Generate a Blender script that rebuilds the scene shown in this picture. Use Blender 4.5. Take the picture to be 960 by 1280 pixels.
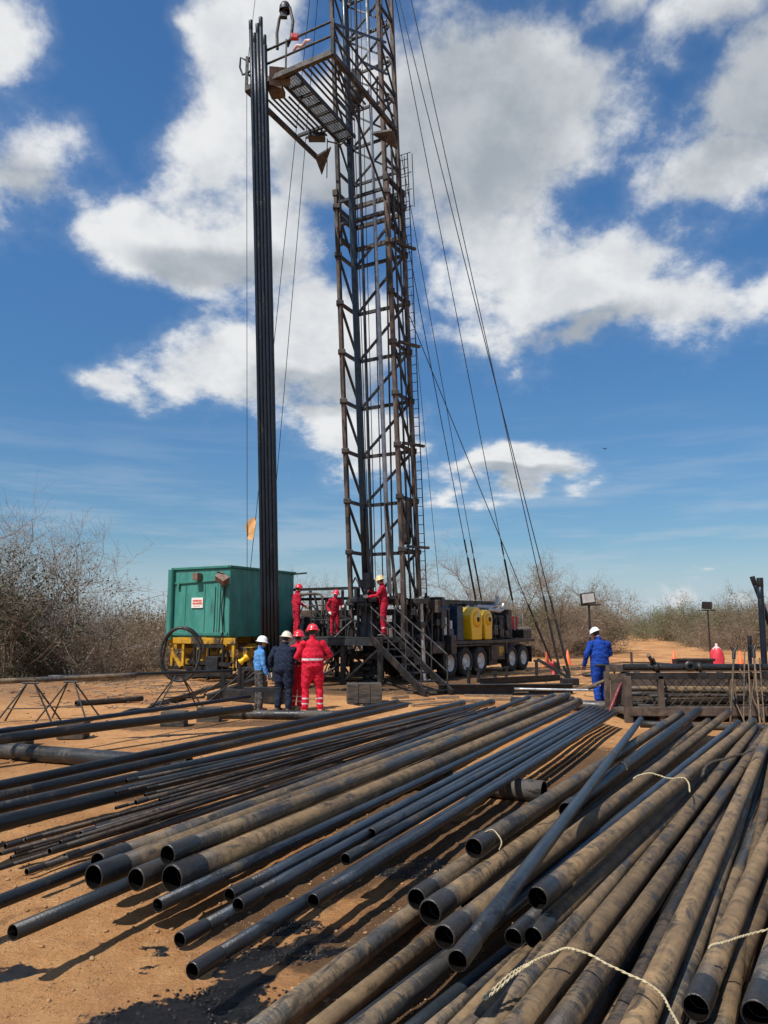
import bpy, bmesh, math, random
import numpy as np
from mathutils import Vector, Matrix, noise as mnoise

# ------------------------------------------------------------------ camera, sky, sun, exposure
for o in list(bpy.data.objects):
    bpy.data.objects.remove(o)
SC = bpy.context.scene
COL = SC.collection
RAD = math.radians
H = 1.75                       # eye height of the photographer
PITCH = RAD(8.56)
FPX = 950.0                    # focal length in units of the photo's 960 x 1280 grid

cam = bpy.data.cameras.new('camera')
cam.sensor_fit = 'VERTICAL'
cam.sensor_height = 36.0
cam.sensor_width = 27.0
cam.lens = FPX / 1280 * 36
cam.clip_start = 0.05
cam.clip_end = 6000
camo = bpy.data.objects.new('camera', cam)
COL.objects.link(camo)
camo.location = (0, 0, H)
camo.rotation_euler = (math.pi / 2 + PITCH, 0, 0)
SC.camera = camo

SUN_EL = RAD(56)
SUN_H = Vector((-0.69, -0.72)).normalized()
SUN_DIR = Vector((SUN_H.x * math.cos(SUN_EL), SUN_H.y * math.cos(SUN_EL), math.sin(SUN_EL)))
sl = bpy.data.lights.new('sun', 'SUN')
sl.energy = 4.9
sl.angle = RAD(0.53)
sl.color = (1.0, 0.955, 0.88)
so = bpy.data.objects.new('sun', sl)
COL.objects.link(so)
so.rotation_euler = SUN_DIR.to_track_quat('Z', 'Y').to_euler()
so.location = SUN_DIR * 80

SC.view_settings.view_transform = 'Standard'
SC.view_settings.look = 'None'
SC.view_settings.exposure = 0.1
SC.view_settings.gamma = 1.0
SC.view_settings.use_curve_mapping = False
SC.cycles.max_bounces = 6
SC.cycles.transparent_max_bounces = 8

def raydir(px, py):
    x = (px - 480) / FPX
    y = (640 - py) / FPX
    c, s = math.cos(PITCH), math.sin(PITCH)
    return Vector((x, c - s * y, s + c * y))
def on_z(px, py, z):
    d = raydir(px, py)
    t = (z - H) / d.z
    return Vector((d.x * t, d.y * t, z))
def at_y(px, py, Y):
    d = raydir(px, py)
    t = Y / d.y
    return Vector((d.x * t, Y, H + d.z * t))

# ---- world: Nishita sky with broken cumulus
W = bpy.data.worlds.new('World')
SC.world = W
W.use_nodes = True
wt = W.node_tree
for n in list(wt.nodes):
    wt.nodes.remove(n)

class NT:
    """tiny helper for building node trees"""
    def __init__(s, tree):
        s.t = tree
    def n(s, kind, **kw):
        nd = s.t.nodes.new(kind)
        for k, v in kw.items():
            setattr(nd, k, v)
        return nd
    def put(s, sock, v):
        if hasattr(v, 'is_output') or isinstance(v, bpy.types.NodeSocket):
            s.t.links.new(v, sock)
        elif v is not None:
            sock.default_value = v
    def math(s, op, a, b=None, c=None, clamp=False):
        nd = s.n('ShaderNodeMath', operation=op, use_clamp=clamp)
        s.put(nd.inputs[0], a)
        if b is not None: s.put(nd.inputs[1], b)
        if c is not None: s.put(nd.inputs[2], c)
        return nd.outputs[0]
    def vec(s, op, a, b=None):
        nd = s.n('ShaderNodeVectorMath', operation=op)
        s.put(nd.inputs[0], a)
        if b is not None: s.put(nd.inputs[1], b)
        return nd.outputs['Value'] if op in ('LENGTH', 'DOT_PRODUCT') else nd.outputs['Vector']
    def noise(s, vec, scale, detail=4, rough=.55, distort=0, out='Fac'):
        nd = s.n('ShaderNodeTexNoise')
        if vec is not None: s.t.links.new(vec, nd.inputs['Vector'])
        nd.inputs['Scale'].default_value = scale
        nd.inputs['Detail'].default_value = detail
        nd.inputs['Roughness'].default_value = rough
        nd.inputs['Distortion'].default_value = distort
        return nd.outputs[out]
    def maprange(s, v, a, b, c=0., d=1., kind='SMOOTHSTEP'):
        nd = s.n('ShaderNodeMapRange', interpolation_type=kind)
        s.put(nd.inputs[0], v)
        for i, x in enumerate((a, b, c, d)):
            s.put(nd.inputs[1 + i], x)
        return nd.outputs[0]
    def mix(s, f, a, b, blend='MIX'):
        nd = s.n('ShaderNodeMix', data_type='RGBA', blend_type=blend)
        s.put(nd.inputs[0], f)
        for sock, v in ((nd.inputs[6], a), (nd.inputs[7], b)):
            if isinstance(v, tuple) and len(v) == 3: v = v + (1,)
            s.put(sock, v)
        return nd.outputs[2]

def azel(px, py):
    d = raydir(px, py).normalized()
    return math.atan2(d.x, d.y), math.asin(d.z)

# cloud banks: centre given by the bearing seen in the photograph, half axes in photo units, weight
CLOUDS = [(575,120,180,160,1),(455,180,150,130,1),(300,60,110,120,1),(275,200,100,110,.9),(225,312,135,55,1.0),(330,290,110,75,.9),
          (640,300,85,95,.9),(735,350,165,92,1.05),(840,388,120,66,1.05),(650,210,110,90,.9),
          (300,455,140,66,1.0),(415,440,115,95,1.05),(150,492,60,24,.8),(465,548,95,56,1.0),
          (645,589,100,30,1.2),(570,598,60,24,.9),(50,200,110,82,1.05),(5,50,60,80,.85),(235,2,55,26,.6),
          (885,18,125,62,.95),(945,125,95,105,1),(915,228,82,50,1.0),(760,-5,75,36,.8),(735,412,95,44,1.05),
          (850,748,70,20,.75),(560,330,60,45,.45)]

X = NT(wt)
tc = X.n('ShaderNodeTexCoord')
dirv = tc.outputs['Generated']
sep = X.n('ShaderNodeSeparateXYZ'); wt.links.new(dirv, sep.inputs[0])
az = X.math('ARCTAN2', sep.outputs[0], sep.outputs[1])
el = X.math('ARCSINE', sep.outputs[2])
cmb = X.n('ShaderNodeCombineXYZ'); wt.links.new(az, cmb.inputs[0]); wt.links.new(el, cmb.inputs[1])
# noise gets finer towards the horizon, as a layer of cloud seen in perspective
ps = X.math('POWER', X.math('MAXIMUM', sep.outputs[2], 0.06), -0.35)
sc_ = X.n('ShaderNodeVectorMath', operation='SCALE'); wt.links.new(dirv, sc_.inputs[0]); wt.links.new(ps, sc_.inputs['Scale'])
pv = sc_.outputs[0]
wob = X.vec('MULTIPLY', X.vec('SUBTRACT', X.noise(pv, 4.0, 3, .5, out='Color'), (.5, .5, .5)), (.16, .12, 0))
V = X.vec('ADD', cmb.outputs[0], wob)
tot = None
for (cx, cy, rx, ry, wgt) in CLOUDS:
    a, e = azel(cx, cy)
    fz = 1.0 / (1 + ((cx - 480) ** 2 + (cy - 640) ** 2) / FPX ** 2) ** .5
    ax = rx / FPX * fz / math.cos(e) * 1.05; ay = ry / FPX * fz * 1.10
    d = X.vec('MULTIPLY', X.vec('SUBTRACT', V, (a, e, 0)), (1 / ax, 1 / ay, 0))
    m = X.math('MULTIPLY_ADD', X.vec('LENGTH', d), -wgt, wgt * 1.02)
    tot = m if tot is None else X.math('MAXIMUM', tot, m)
tot = X.math('MAXIMUM', tot, -0.75)
# the same broken cover goes on all round, outside the picture
far = X.math('MAXIMUM', X.maprange(X.math('ABSOLUTE', az), .52, .75), X.maprange(el, .78, .95))
gen = X.maprange(X.noise(pv, 1.6, 2, .5), .40, .62, -.75, .75)
tot = X.math('ADD', X.math('MULTIPLY', tot, X.math('SUBTRACT', 1.0, far)), X.math('MULTIPLY', gen, far))
def fbm(v, det): return X.math('MULTIPLY', X.math('SUBTRACT', X.noise(v, 4.6, det, .60), .5), 2.9)
f0 = fbm(pv, 9)
f1 = fbm(X.vec('ADD', pv, (-.030, -.01, .055)), 6)
D0 = X.math('ADD', tot, f0)
alpha = X.math('MAXIMUM', X.maprange(D0, .0, .56), X.maprange(D0, -.22, .70, 0, .30))
low = X.noise(pv, 3.0, 2, .5)
# deep cloud is grey underneath: the heart of the large masses
def bank(cx, cy, rx, ry):
    a, e = azel(cx, cy)
    return X.math('SUBTRACT', 1.0, X.vec('LENGTH', X.vec('MULTIPLY', X.vec('SUBTRACT', V, (a, e, 0)), (FPX / rx, FPX / ry, 0))))
deep = None
for q in ((600, 130, 195, 125), (470, 190, 110, 90), (930, 120, 120, 90), (390, 478, 120, 34), (740, 420, 130, 34), (250, 330, 110, 26), (60, 235, 80, 34), (650, 603, 80, 14)):
    m = bank(*q); deep = m if deep is None else X.math('MAXIMUM', deep, m)
deep = X.math('ADD', X.math('MULTIPLY', deep, X.math('SUBTRACT', 1.0, far)), X.math('MULTIPLY', X.math('SUBTRACT', gen, .25), far))
thick = X.maprange(X.math('ADD', X.math('ADD', deep, X.math('MULTIPLY', f1, .22)), X.math('MULTIPLY', X.math('SUBTRACT', low, .5), 1.3)), -.25, .55)
lit = X.maprange(X.math('SUBTRACT', f0, f1), -.45, .40)       # sunny side of each billow
sky = X.n('ShaderNodeTexSky', sky_type='NISHITA')
sky.sun_disc = False
sky.sun_elevation = SUN_EL
sky.sun_rotation = math.atan2(SUN_H.x, SUN_H.y)
sky.air_density = 1.0; sky.dust_density = 0.15; sky.ozone_density = 2.5
base = X.mix(thick, (6.3, 6.55, 6.8), (3.5, 3.9, 4.35))
ccol = X.mix(X.math('MULTIPLY', lit, X.maprange(thick, 0, 1, .95, .30)), base, (8.0, 8.1, 8.15))
# thin high veil near the horizon
hor = X.maprange(sep.outputs[2], .03, .32, 1, 0)
veil = X.math('MAXIMUM', X.maprange(sep.outputs[2], .0, .14, .85, 0), X.math('MULTIPLY', hor, X.maprange(X.noise(X.vec('MULTIPLY', dirv, (2.2, 2.2, 19)), 2.0, 4, .6), .42, .70, .10, .60)))
hs = X.n('ShaderNodeHueSaturation'); wt.links.new(sky.outputs[0], hs.inputs['Color']); hs.inputs['Saturation'].default_value = 1.12; hs.inputs['Value'].default_value = 1.0
clear = X.mix(1.0, X.mix(1.0, hs.outputs[0], (.80, 1.10, 1.26), 'MULTIPLY'), X.maprange(sep.outputs[2], -.02, .5, .52, 1, 'LINEAR'), 'MULTIPLY')
skyc = X.mix(veil, clear, (4.7, 5.5, 6.3))
full = X.mix(X.math('MULTIPLY', alpha, .97), skyc, ccol)
bg = X.n('ShaderNodeBackground'); bg.inputs['Strength'].default_value = 0.10
wt.links.new(full, bg.inputs['Color'])
wo = X.n('ShaderNodeOutputWorld'); wt.links.new(bg.outputs[0], wo.inputs[0])

# ------------------------------------------------------------------ materials
MATS = {}
def material(name, c1, c2=None, c3=None, scale=6., rough=.6, metal=0., bump=0., bscale=40., stretch=(1, 1, 1),
             lo=.4, hi=.6, dirt=(.55, .68), rvar=.15, coat=0., rnd=True, spec=.5, detail=6, twosided=False, dirtscale=2.3):
    """two-tone noise colour, optional third colour for grime in patches, fine relief"""
    m = bpy.data.materials.new(name); m.use_nodes = True
    t = m.node_tree; t.nodes.clear(); N = NT(t)
    tcn = N.n('ShaderNodeTexCoord')
    v = N.vec('MULTIPLY', tcn.outputs['Object'], stretch)
    if rnd:
        oi = N.n('ShaderNodeObjectInfo')
        off = N.n('ShaderNodeCombineXYZ')
        for i in range(3):
            t.links.new(N.math('MULTIPLY', oi.outputs['Random'], 37. + 19 * i), off.inputs[i])
        v = N.vec('ADD', v, off.outputs[0])
    f = N.maprange(N.noise(v, scale, detail, .6), lo, hi)
    col = N.mix(f, c1, c2 or c1)
    if c3:
        f3 = N.maprange(N.noise(v, scale / dirtscale, detail, .65, .4), *dirt)
        col = N.mix(f3, col, c3)
    b = N.n('ShaderNodeBsdfPrincipled')
    t.links.new(col, b.inputs['Base Color'])
    b.inputs['Metallic'].default_value = metal
    r = N.maprange(N.noise(v, scale * 1.7, 4, .6), .3, .7, max(.05, rough - rvar), min(1, rough + rvar))
    t.links.new(r, b.inputs['Roughness'])
    b.inputs['Specular IOR Level'].default_value = spec
    if coat: b.inputs['Coat Weight'].default_value = coat
    if bump:
        bp = N.n('ShaderNodeBump'); bp.inputs['Strength'].default_value = bump; bp.inputs['Distance'].default_value = .02
        t.links.new(N.noise(v, bscale, 5, .65), bp.inputs['Height']); t.links.new(bp.outputs[0], b.inputs['Normal'])
    o = N.n('ShaderNodeOutputMaterial'); t.links.new(b.outputs[0], o.inputs[0])
    MATS[name] = m
    return m

def pipe_material(name, steel1, steel2, mud1, mud2, amount, rough, metal, seed=0., oil=(.010, .010, .011)):
    """steel tubing with rings, scuffs and dried mud; local X runs along the pipe"""
    m = bpy.data.materials.new(name); m.use_nodes = True
    t = m.node_tree; t.nodes.clear(); N = NT(t)
    tcn = N.n('ShaderNodeTexCoord'); oi = N.n('ShaderNodeObjectInfo')
    off = N.n('ShaderNodeCombineXYZ')
    for i in range(3):
        t.links.new(N.math('MULTIPLY', oi.outputs['Random'], 41. + 23 * i), off.inputs[i])
    v0 = N.vec('ADD', tcn.outputs['Object'], off.outputs[0])
    along = N.vec('MULTIPLY', v0, (1.2, 9, 9))
    across = N.vec('MULTIPLY', v0, (16, 5, 5))
    st = N.mix(N.maprange(N.noise(along, 2, 5, .6), .35, .65), steel1, steel2)
    md = N.mix(N.maprange(N.noise(v0, 9, 6, .65), .35, .65), mud1, mud2)
    lvl = N.math('ADD', N.math('MULTIPLY', N.noise(v0, 1.5, 3, .5), .65), N.math('MULTIPLY', N.noise(along, 1.3, 7, .65, .7), .35))
    lvl = N.math('ADD', lvl, N.math('MULTIPLY', N.math('SUBTRACT', N.noise(across, 2.2, 4, .6, .6), .5), .34))
    f = N.maprange(lvl, .62 - amount * .30, .70 - amount * .24)
    col = N.mix(f, st, md)
    oilf = N.maprange(N.noise(N.vec('MULTIPLY', v0, (2.2, 7, 7)), 1.7, 6, .65, .6), .52, .68)
    scal = N.maprange(N.noise(N.vec('MULTIPLY', v0, (13, 4, 4)), 2.6, 5, .7, 1.2), .50, .60)
    scal = N.math('MULTIPLY', scal, N.maprange(N.noise(v0, .9, 3, .5), .45, .62))
    oilf = N.math('MAXIMUM', oilf, N.math('MULTIPLY', scal, .75))
    drip = N.maprange(N.noise(N.vec('MULTIPLY', v0, (.7, 16, 16)), 2.0, 4, .6), .56, .70, 0, .5)
    oilf = N.math('MAXIMUM', oilf, drip)
    col = N.mix(N.math('MULTIPLY', oilf, .72), col, oil)
    # thread dope and oil smeared over the last hand's breadth before an end
    sx = N.n('ShaderNodeSeparateXYZ'); t.links.new(tcn.outputs['Object'], sx.inputs[0])
    en = N.maprange(N.math('ADD', N.math('ABSOLUTE', sx.outputs[0]), N.math('MULTIPLY', N.math('SUBTRACT', N.noise(v0, 7, 5, .65), .5), .55)), .10, .34, .80, 0)
    oilf = N.math('MAXIMUM', oilf, en)
    col = N.mix(en, col, (.030, .028, .027))
    hv = N.n('ShaderNodeHueSaturation'); t.links.new(col, hv.inputs['Color'])
    t.links.new(N.maprange(oi.outputs['Random'], 0, 1, .72, 1.25, 'LINEAR'), hv.inputs['Value'])
    b = N.n('ShaderNodeBsdfPrincipled'); t.links.new(hv.outputs[0], b.inputs['Base Color'])
    dry = N.math('MULTIPLY', f, N.math('SUBTRACT', 1.0, oilf))
    t.links.new(N.math('ADD', N.math('MULTIPLY', dry, .82 - rough), N.math('ADD', rough, N.math('MULTIPLY', N.math('SUBTRACT', N.noise(v0, 20, 4), .5), .2))), b.inputs['Roughness'])
    t.links.new(N.math('MULTIPLY', N.math('SUBTRACT', 1.0, dry), metal), b.inputs['Metallic'])
    bp = N.n('ShaderNodeBump'); bp.inputs['Strength'].default_value = .5; bp.inputs['Distance'].default_value = .006
    hh = N.math('ADD', N.math('MULTIPLY', f, .7), N.noise(v0, 60, 4, .65))
    t.links.new(hh, bp.inputs['Height']); t.links.new(bp.outputs[0], b.inputs['Normal'])
    o = N.n('ShaderNodeOutputMaterial'); t.links.new(b.outputs[0], o.inputs[0])
    MATS[name] = m
    return m

pipe_material('blue_steel', (.044, .056, .071), (.070, .085, .102), (.085, .068, .05), (.05, .045, .04), .12, .36, .55)
pipe_material('dark_steel', (.020, .025, .029), (.032, .038, .042), (.08, .06, .042), (.045, .038, .03), .20, .40, .45)
pipe_material('black_steel', (.009, .016, .027), (.015, .025, .040), (.03, .03, .03), (.02, .02, .02), .10, .38, .40)
pipe_material('muddy_steel', (.042, .036, .031), (.078, .062, .047), (.215, .138, .066), (.130, .083, .042), .90, .42, .2)
pipe_material('muddy_grey', (.048, .047, .046), (.085, .078, .068), (.190, .130, .072), (.110, .079, .048), .68, .40, .25)
pipe_material('rusty_rod', (.026, .023, .021), (.045, .037, .031), (.105, .070, .044), (.060, .044, .032), .55, .5, .3)
pipe_material('oily_sleeper', (.030, .030, .032), (.055, .054, .052), (.10, .085, .068), (.07, .06, .05), .50, .34, .3)
pipe_material('coupling_steel', (.036, .037, .038), (.062, .062, .062), (.15, .11, .07), (.09, .07, .05), .50, .34, .35)
material('pipe_bore_shade', (.0035, .0032, .003), (.006, .005, .0045), rough=.95, scale=8, spec=.05, rvar=.03)  # near-black: the shade inside open pipe ends is put into this colour
material('rig_black', (.012, .013, .014), (.028, .026, .025), (.06, .045, .032), scale=5, rough=.45, metal=.2, bump=.25, dirt=(.55, .7))
material('rig_dark', (.020, .024, .030), (.040, .042, .046), (.075, .055, .04), scale=4, rough=.42, metal=.35, bump=.2, dirt=(.58, .7))
material('mast_rust', (.066, .047, .037), (.125, .092, .072), (.015, .014, .014), scale=5, rough=.7, metal=.1, bump=.4, dirt=(.52, .62), stretch=(1, 1, .35))
material('mast_grey', (.036, .033, .032), (.078, .066, .057), (.016, .016, .016), scale=4, rough=.6, metal=.25, bump=.3, dirt=(.48, .6))
material('silver', (.36, .38, .39), (.50, .51, .51), (.16, .15, .14), scale=3, rough=.35, metal=.6, dirt=(.6, .75))
material('string_blue', (.020, .033, .048), (.030, .047, .064), (.016, .018, .02), scale=3, rough=.36, metal=.5, stretch=(1, 1, .2))
material('green_paint', (.042, .205, .170), (.060, .258, .215), (.028, .10, .085), scale=3.2, rough=.5, bump=.12, dirt=(.54, .74), stretch=(1, 1, .3))
material('green_dark', (.032, .165, .130), (.042, .20, .155), (.09, .10, .08), scale=4, rough=.55, bump=.15, dirt=(.6, .72))
material('yellow_paint', (.46, .235, .015), (.58, .32, .02), (.060, .042, .026), scale=4, rough=.6, bump=.25, dirt=(.46, .58))
material('yellow_guard', (.80, .47, .008), (.86, .53, .012), (.34, .19, .02), scale=4, rough=.32, bump=.06, dirt=(.62, .78), coat=.3)
material('navy_panel', (.013, .036, .075), (.020, .05, .095), (.02, .022, .025), scale=4, rough=.4, metal=.2, dirt=(.55, .7))
material('tyre', (.018, .017, .016), (.035, .031, .027), (.11, .078, .05), scale=8, rough=.85, bump=.4, dirt=(.55, .72))
material('rim_white', (.60, .58, .53), (.72, .70, .66), (.30, .22, .15), scale=7, rough=.55, dirt=(.55, .72))
material('white_paint', (.66, .66, .63), (.78, .78, .76), (.30, .25, .19), scale=6, rough=.5, dirt=(.6, .75))
material('sign_white', (.75, .72, .68), (.82, .8, .76), scale=9, rough=.5)
material('sign_red', (.62, .10, .06), (.70, .13, .08), scale=9, rough=.5)
material('brown_box', (.15, .085, .06), (.21, .13, .095), (.05, .04, .035), scale=9, rough=.7, dirt=(.55, .7))
material('hose', (.012, .012, .012), (.026, .024, .022), (.07, .05, .035), scale=7, rough=.55, dirt=(.58, .7), bump=.2)
material('wire', (.020, .021, .023), (.04, .04, .042), scale=20, rough=.5, metal=.5)
material('rope', (.52, .42, .24), (.66, .56, .36), (.22, .17, .10), scale=40, rough=.9, bump=.6, bscale=160, dirt=(.6, .75))
material('rope_dark', (.05, .04, .03), (.09, .07, .05), scale=40, rough=.9, bump=.6, bscale=160)
material('timber', (.055, .045, .036), (.11, .085, .062), (.022, .019, .017), scale=4, rough=.8, bump=.5, stretch=(1, 6, 6), dirt=(.5, .64))
material('rag_wood', (.17, .115, .07), (.27, .19, .12), (.06, .045, .033), scale=6, rough=.9, bump=.5, stretch=(1, 7, 7))
material('cone_orange', (.85, .13, .03), (.92, .17, .045), (.45, .10, .04), scale=6, rough=.5, dirt=(.64, .8))
material('red_paint', (.36, .022, .030), (.46, .035, .04), (.12, .035, .03), scale=6, rough=.45, dirt=(.6, .75))
material('red_dull', (.16, .016, .020), (.22, .025, .03), (.05, .02, .02), scale=8, rough=.6, dirt=(.5, .65))
material('red_bag', (.58, .03, .05), (.68, .045, .075), (.70, .35, .36), scale=7, rough=.6, bump=.4, bscale=14, dirt=(.68, .76))
material('bag_white', (.62, .42, .41), (.70, .52, .50), scale=8, rough=.7, bump=.3)
material('flag_orange', (.62, .34, .12), (.75, .45, .20), (.35, .16, .05), scale=5, rough=.8)
material('lamp_glass', (.50, .53, .54), (.58, .6, .6), scale=4, rough=.15)
material('rust_bin', (.058, .040, .030), (.105, .074, .054), (.17, .11, .072), scale=5, rough=.75, bump=.5, dirt=(.56, .68))
material('skin', (.36, .19, .12), (.42, .23, .15), scale=8, rough=.55, rnd=False)
material('hair', (.014, .011, .009), (.022, .016, .013), scale=20, rough=.6, rnd=False)
for nm, a, b in (('cloth_red', (.56, .012, .035), (.66, .020, .050)), ('cloth_navy', (.010, .017, .036), (.018, .027, .052)),
                 ('cloth_shirt', (.07, .23, .52), (.10, .29, .60)), ('cloth_grey', (.060, .057, .055), (.092, .088, .084)),
                 ('cloth_royal', (.009, .045, .27), (.015, .062, .34)), ('cloth_maroon', (.36, .012, .03), (.50, .018, .045))):
    material(nm, a, b, tuple(x * .5 + .006 for x in a), scale=5, rough=.88, bump=1.0, bscale=20, rnd=False, dirt=(.52, .72), spec=.2)
material('reflective', (.52, .54, .55), (.62, .64, .64), scale=9, rough=.5, rnd=False)
material('boot', (.025, .018, .013), (.05, .034, .024), scale=12, rough=.6, rnd=False)
material('boot_tan', (.35, .22, .13), (.45, .30, .19), scale=12, rough=.7, rnd=False)
material('glove', (.55, .50, .42), (.66, .60, .50), scale=12, rough=.85, rnd=False)
material('glove_yellow', (.62, .38, .12), (.70, .46, .17), scale=12, rough=.85, rnd=False)
material('hat_white', (.76, .76, .74), (.82, .82, .8), scale=6, rough=.3, coat=.3)
material('hat_cream', (.66, .63, .46), (.74, .70, .54), (.45, .4, .28), scale=6, rough=.35, coat=.3, dirt=(.66, .8))
material('hat_tan', (.56, .44, .22), (.64, .52, .28), (.3, .22, .1), scale=6, rough=.4, dirt=(.62, .8))
material('hat_red', (.68, .018, .030), (.76, .03, .045), scale=6, rough=.25, coat=.4)
material('twig_grey', (.25, .215, .19), (.36, .315, .28), (.13, .10, .08), scale=3, rough=.9, dirt=(.55, .7))
material('twig_brown', (.190, .128, .088), (.28, .205, .150), (.10, .07, .048), scale=3, rough=.9, dirt=(.55, .7))
material('leaf_olive', (.095, .105, .040), (.155, .150, .062), (.20, .155, .09), scale=2, rough=.7, dirt=(.52, .66))
material('leaf_straw', (.20, .155, .085), (.27, .215, .125), (.13, .115, .055), scale=2, rough=.8, dirt=(.52, .66))
material('leaf_dark', (.030, .038, .016), (.058, .062, .028), (.095, .08, .045), scale=2, rough=.7, dirt=(.55, .7))
material('leaf_green', (.085, .120, .040), (.125, .155, .058), (.18, .165, .08), scale=2, rough=.7, dirt=(.55, .7))
material('stone', (.28, .155, .068), (.38, .225, .11), (.19, .105, .05), scale=4, rough=.95, bump=.5)
material('bird_black', (.01, .01, .01), (.02, .02, .02), rough=.7)

# ------------------------------------------------------------------ geometry helpers
class MB:
    """collects simple solids; build() links them as one mesh object"""
    def __init__(s):
        s.v = []; s.f = []; s.sm = []
    def add(s, verts, faces, smooth=False):
        b = len(s.v)
        s.v.extend([tuple(q) for q in verts])
        s.f.extend([tuple(i + b for i in fc) for fc in faces])
        s.sm.extend([smooth] * len(faces))
        return s
    def box(s, c, size, M=None):
        c = Vector(c); hx, hy, hz = [q / 2 for q in size]
        vs = []
        for sx, sy, sz in ((-1,-1,-1),(1,-1,-1),(1,1,-1),(-1,1,-1),(-1,-1,1),(1,-1,1),(1,1,1),(-1,1,1)):
            p = Vector((sx * hx, sy * hy, sz * hz))
            if M is not None: p = M @ p
            vs.append(c + p)
        return s.add(vs, [(0,3,2,1),(4,5,6,7),(0,1,5,4),(1,2,6,5),(2,3,7,6),(3,0,4,7)])
    def bar(s, p, q, w, h=None, up=(0, 0, 1)):
        p, q = Vector(p), Vector(q); h = h or w
        d = (q - p).normalized(); up = Vector(up)
        if abs(d.dot(up)) > .98: up = Vector((1, 0, 0))
        a = d.cross(up).normalized(); b = a.cross(d).normalized()
        vs = [e + a * (sx * w / 2) + b * (sy * h / 2) for e in (p, q) for sx, sy in ((-1,-1),(1,-1),(1,1),(-1,1))]
        return s.add(vs, [(3,2,1,0),(4,5,6,7),(0,1,5,4),(1,2,6,5),(2,3,7,6),(3,0,4,7)])
    def ibeam(s, p, q, w, h, t=.015):
        p, q = Vector(p), Vector(q); d = (q - p).normalized()
        a = d.cross(Vector((0, 0, 1))).normalized(); b = a.cross(d)
        s.bar(p + b * (h / 2 - t / 2), q + b * (h / 2 - t / 2), w, t)
        s.bar(p - b * (h / 2 - t / 2), q - b * (h / 2 - t / 2), w, t)
        return s.bar(p, q, t, h - 2.2 * t)
    def rod(s, p, q, r, seg=8, r2=None, caps=True):
        p, q = Vector(p), Vector(q); r2 = r if r2 is None else r2
        d = (q - p).normalized(); up = Vector((0, 0, 1))
        if abs(d.dot(up)) > .98: up = Vector((1, 0, 0))
        a = d.cross(up).normalized(); b = d.cross(a)
        vs = []
        for e, rr in ((p, r), (q, r2)):
            for i in range(seg):
                t = 2 * math.pi * i / seg
                vs.append(e + a * (rr * math.cos(t)) + b * (rr * math.sin(t)))
        s.add(vs, [(i, (i + 1) % seg, seg + (i + 1) % seg, seg + i) for i in range(seg)], True)
        if caps:
            s.add(vs[:seg], [tuple(range(seg - 1, -1, -1))]); s.add(vs[seg:], [tuple(range(seg))])
        return s
    def path(s, pts, r, seg=6, closed=False, caps=True):
        """tube along a polyline; r may be a list"""
        pts = [Vector(p) for p in pts]; n = len(pts)
        rr = r if isinstance(r, (list, tuple)) else [r] * n
        up = Vector((0, 0, 1)); vs = []; pa = None
        for i, p in enumerate(pts):
            if closed: d = pts[(i + 1) % n] - pts[i - 1]
            else: d = pts[min(i + 1, n - 1)] - pts[max(i - 1, 0)]
            d.normalize()
            if pa is None:
                u = up if abs(d.dot(up)) < .95 else Vector((1, 0, 0))
                a = d.cross(u).normalized()
            else:
                a = (pa - d * pa.dot(d)).normalized()
            pa = a; b = d.cross(a)
            for k in range(seg):
                t = 2 * math.pi * k / seg
                vs.append(p + a * (rr[i] * math.cos(t)) + b * (rr[i] * math.sin(t)))
        fs = []
        for i in range(n if closed else n - 1):
            j = (i + 1) % n
            for k in range(seg):
                l = (k + 1) % seg
                fs.append((i * seg + k, i * seg + l, j * seg + l, j * seg + k))
        s.add(vs, fs, True)
        if caps and not closed:
            s.add(vs[:seg], [tuple(range(seg - 1, -1, -1))]); s.add(vs[-seg:], [tuple(range(seg))])
        return s
    def lathe(s, prof, seg=20, M=None, smooth=True, closed=False):
        """profile of (radius, height) pairs about local Z"""
        vs = []; n = len(prof)
        for r, z in prof:
            for k in range(seg):
                t = 2 * math.pi * k / seg
                p = Vector((r * math.cos(t), r * math.sin(t), z))
                vs.append(M @ p if M is not None else p)
        fs = []
        for i in range(n if closed else n - 1):
            j = (i + 1) % n
            for k in range(seg):
                l = (k + 1) % seg
                fs.append((i * seg + k, i * seg + l, j * seg + l, j * seg + k))
        return s.add(vs, fs, smooth)
    def prism(s, poly, d):
        """extrude a polygon (list of 3D points) by vector d"""
        n = len(poly); d = Vector(d)
        vs = [Vector(p) for p in poly] + [Vector(p) + d for p in poly]
        fs = [tuple(range(n - 1, -1, -1)), tuple(range(n, 2 * n))] + [(i, (i + 1) % n, n + (i + 1) % n, n + i) for i in range(n)]
        return s.add(vs, fs)
    def mesh(s, name, mat):
        me = bpy.data.meshes.new(name)
        me.from_pydata(s.v, [], s.f)
        me.polygons.foreach_set('use_smooth', s.sm)
        me.materials.append(MATS[mat] if isinstance(mat, str) else mat)
        me.update()
        return me
    def build(s, name, mat, parent=None, bevel=0):
        o = bpy.data.objects.new(name, s.mesh(name, mat))
        COL.objects.link(o); o.parent = parent
        if bevel:
            b = o.modifiers.new('bevel', 'BEVEL'); b.width = bevel; b.segments = 2; b.limit_method = 'ANGLE'
        return o

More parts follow.
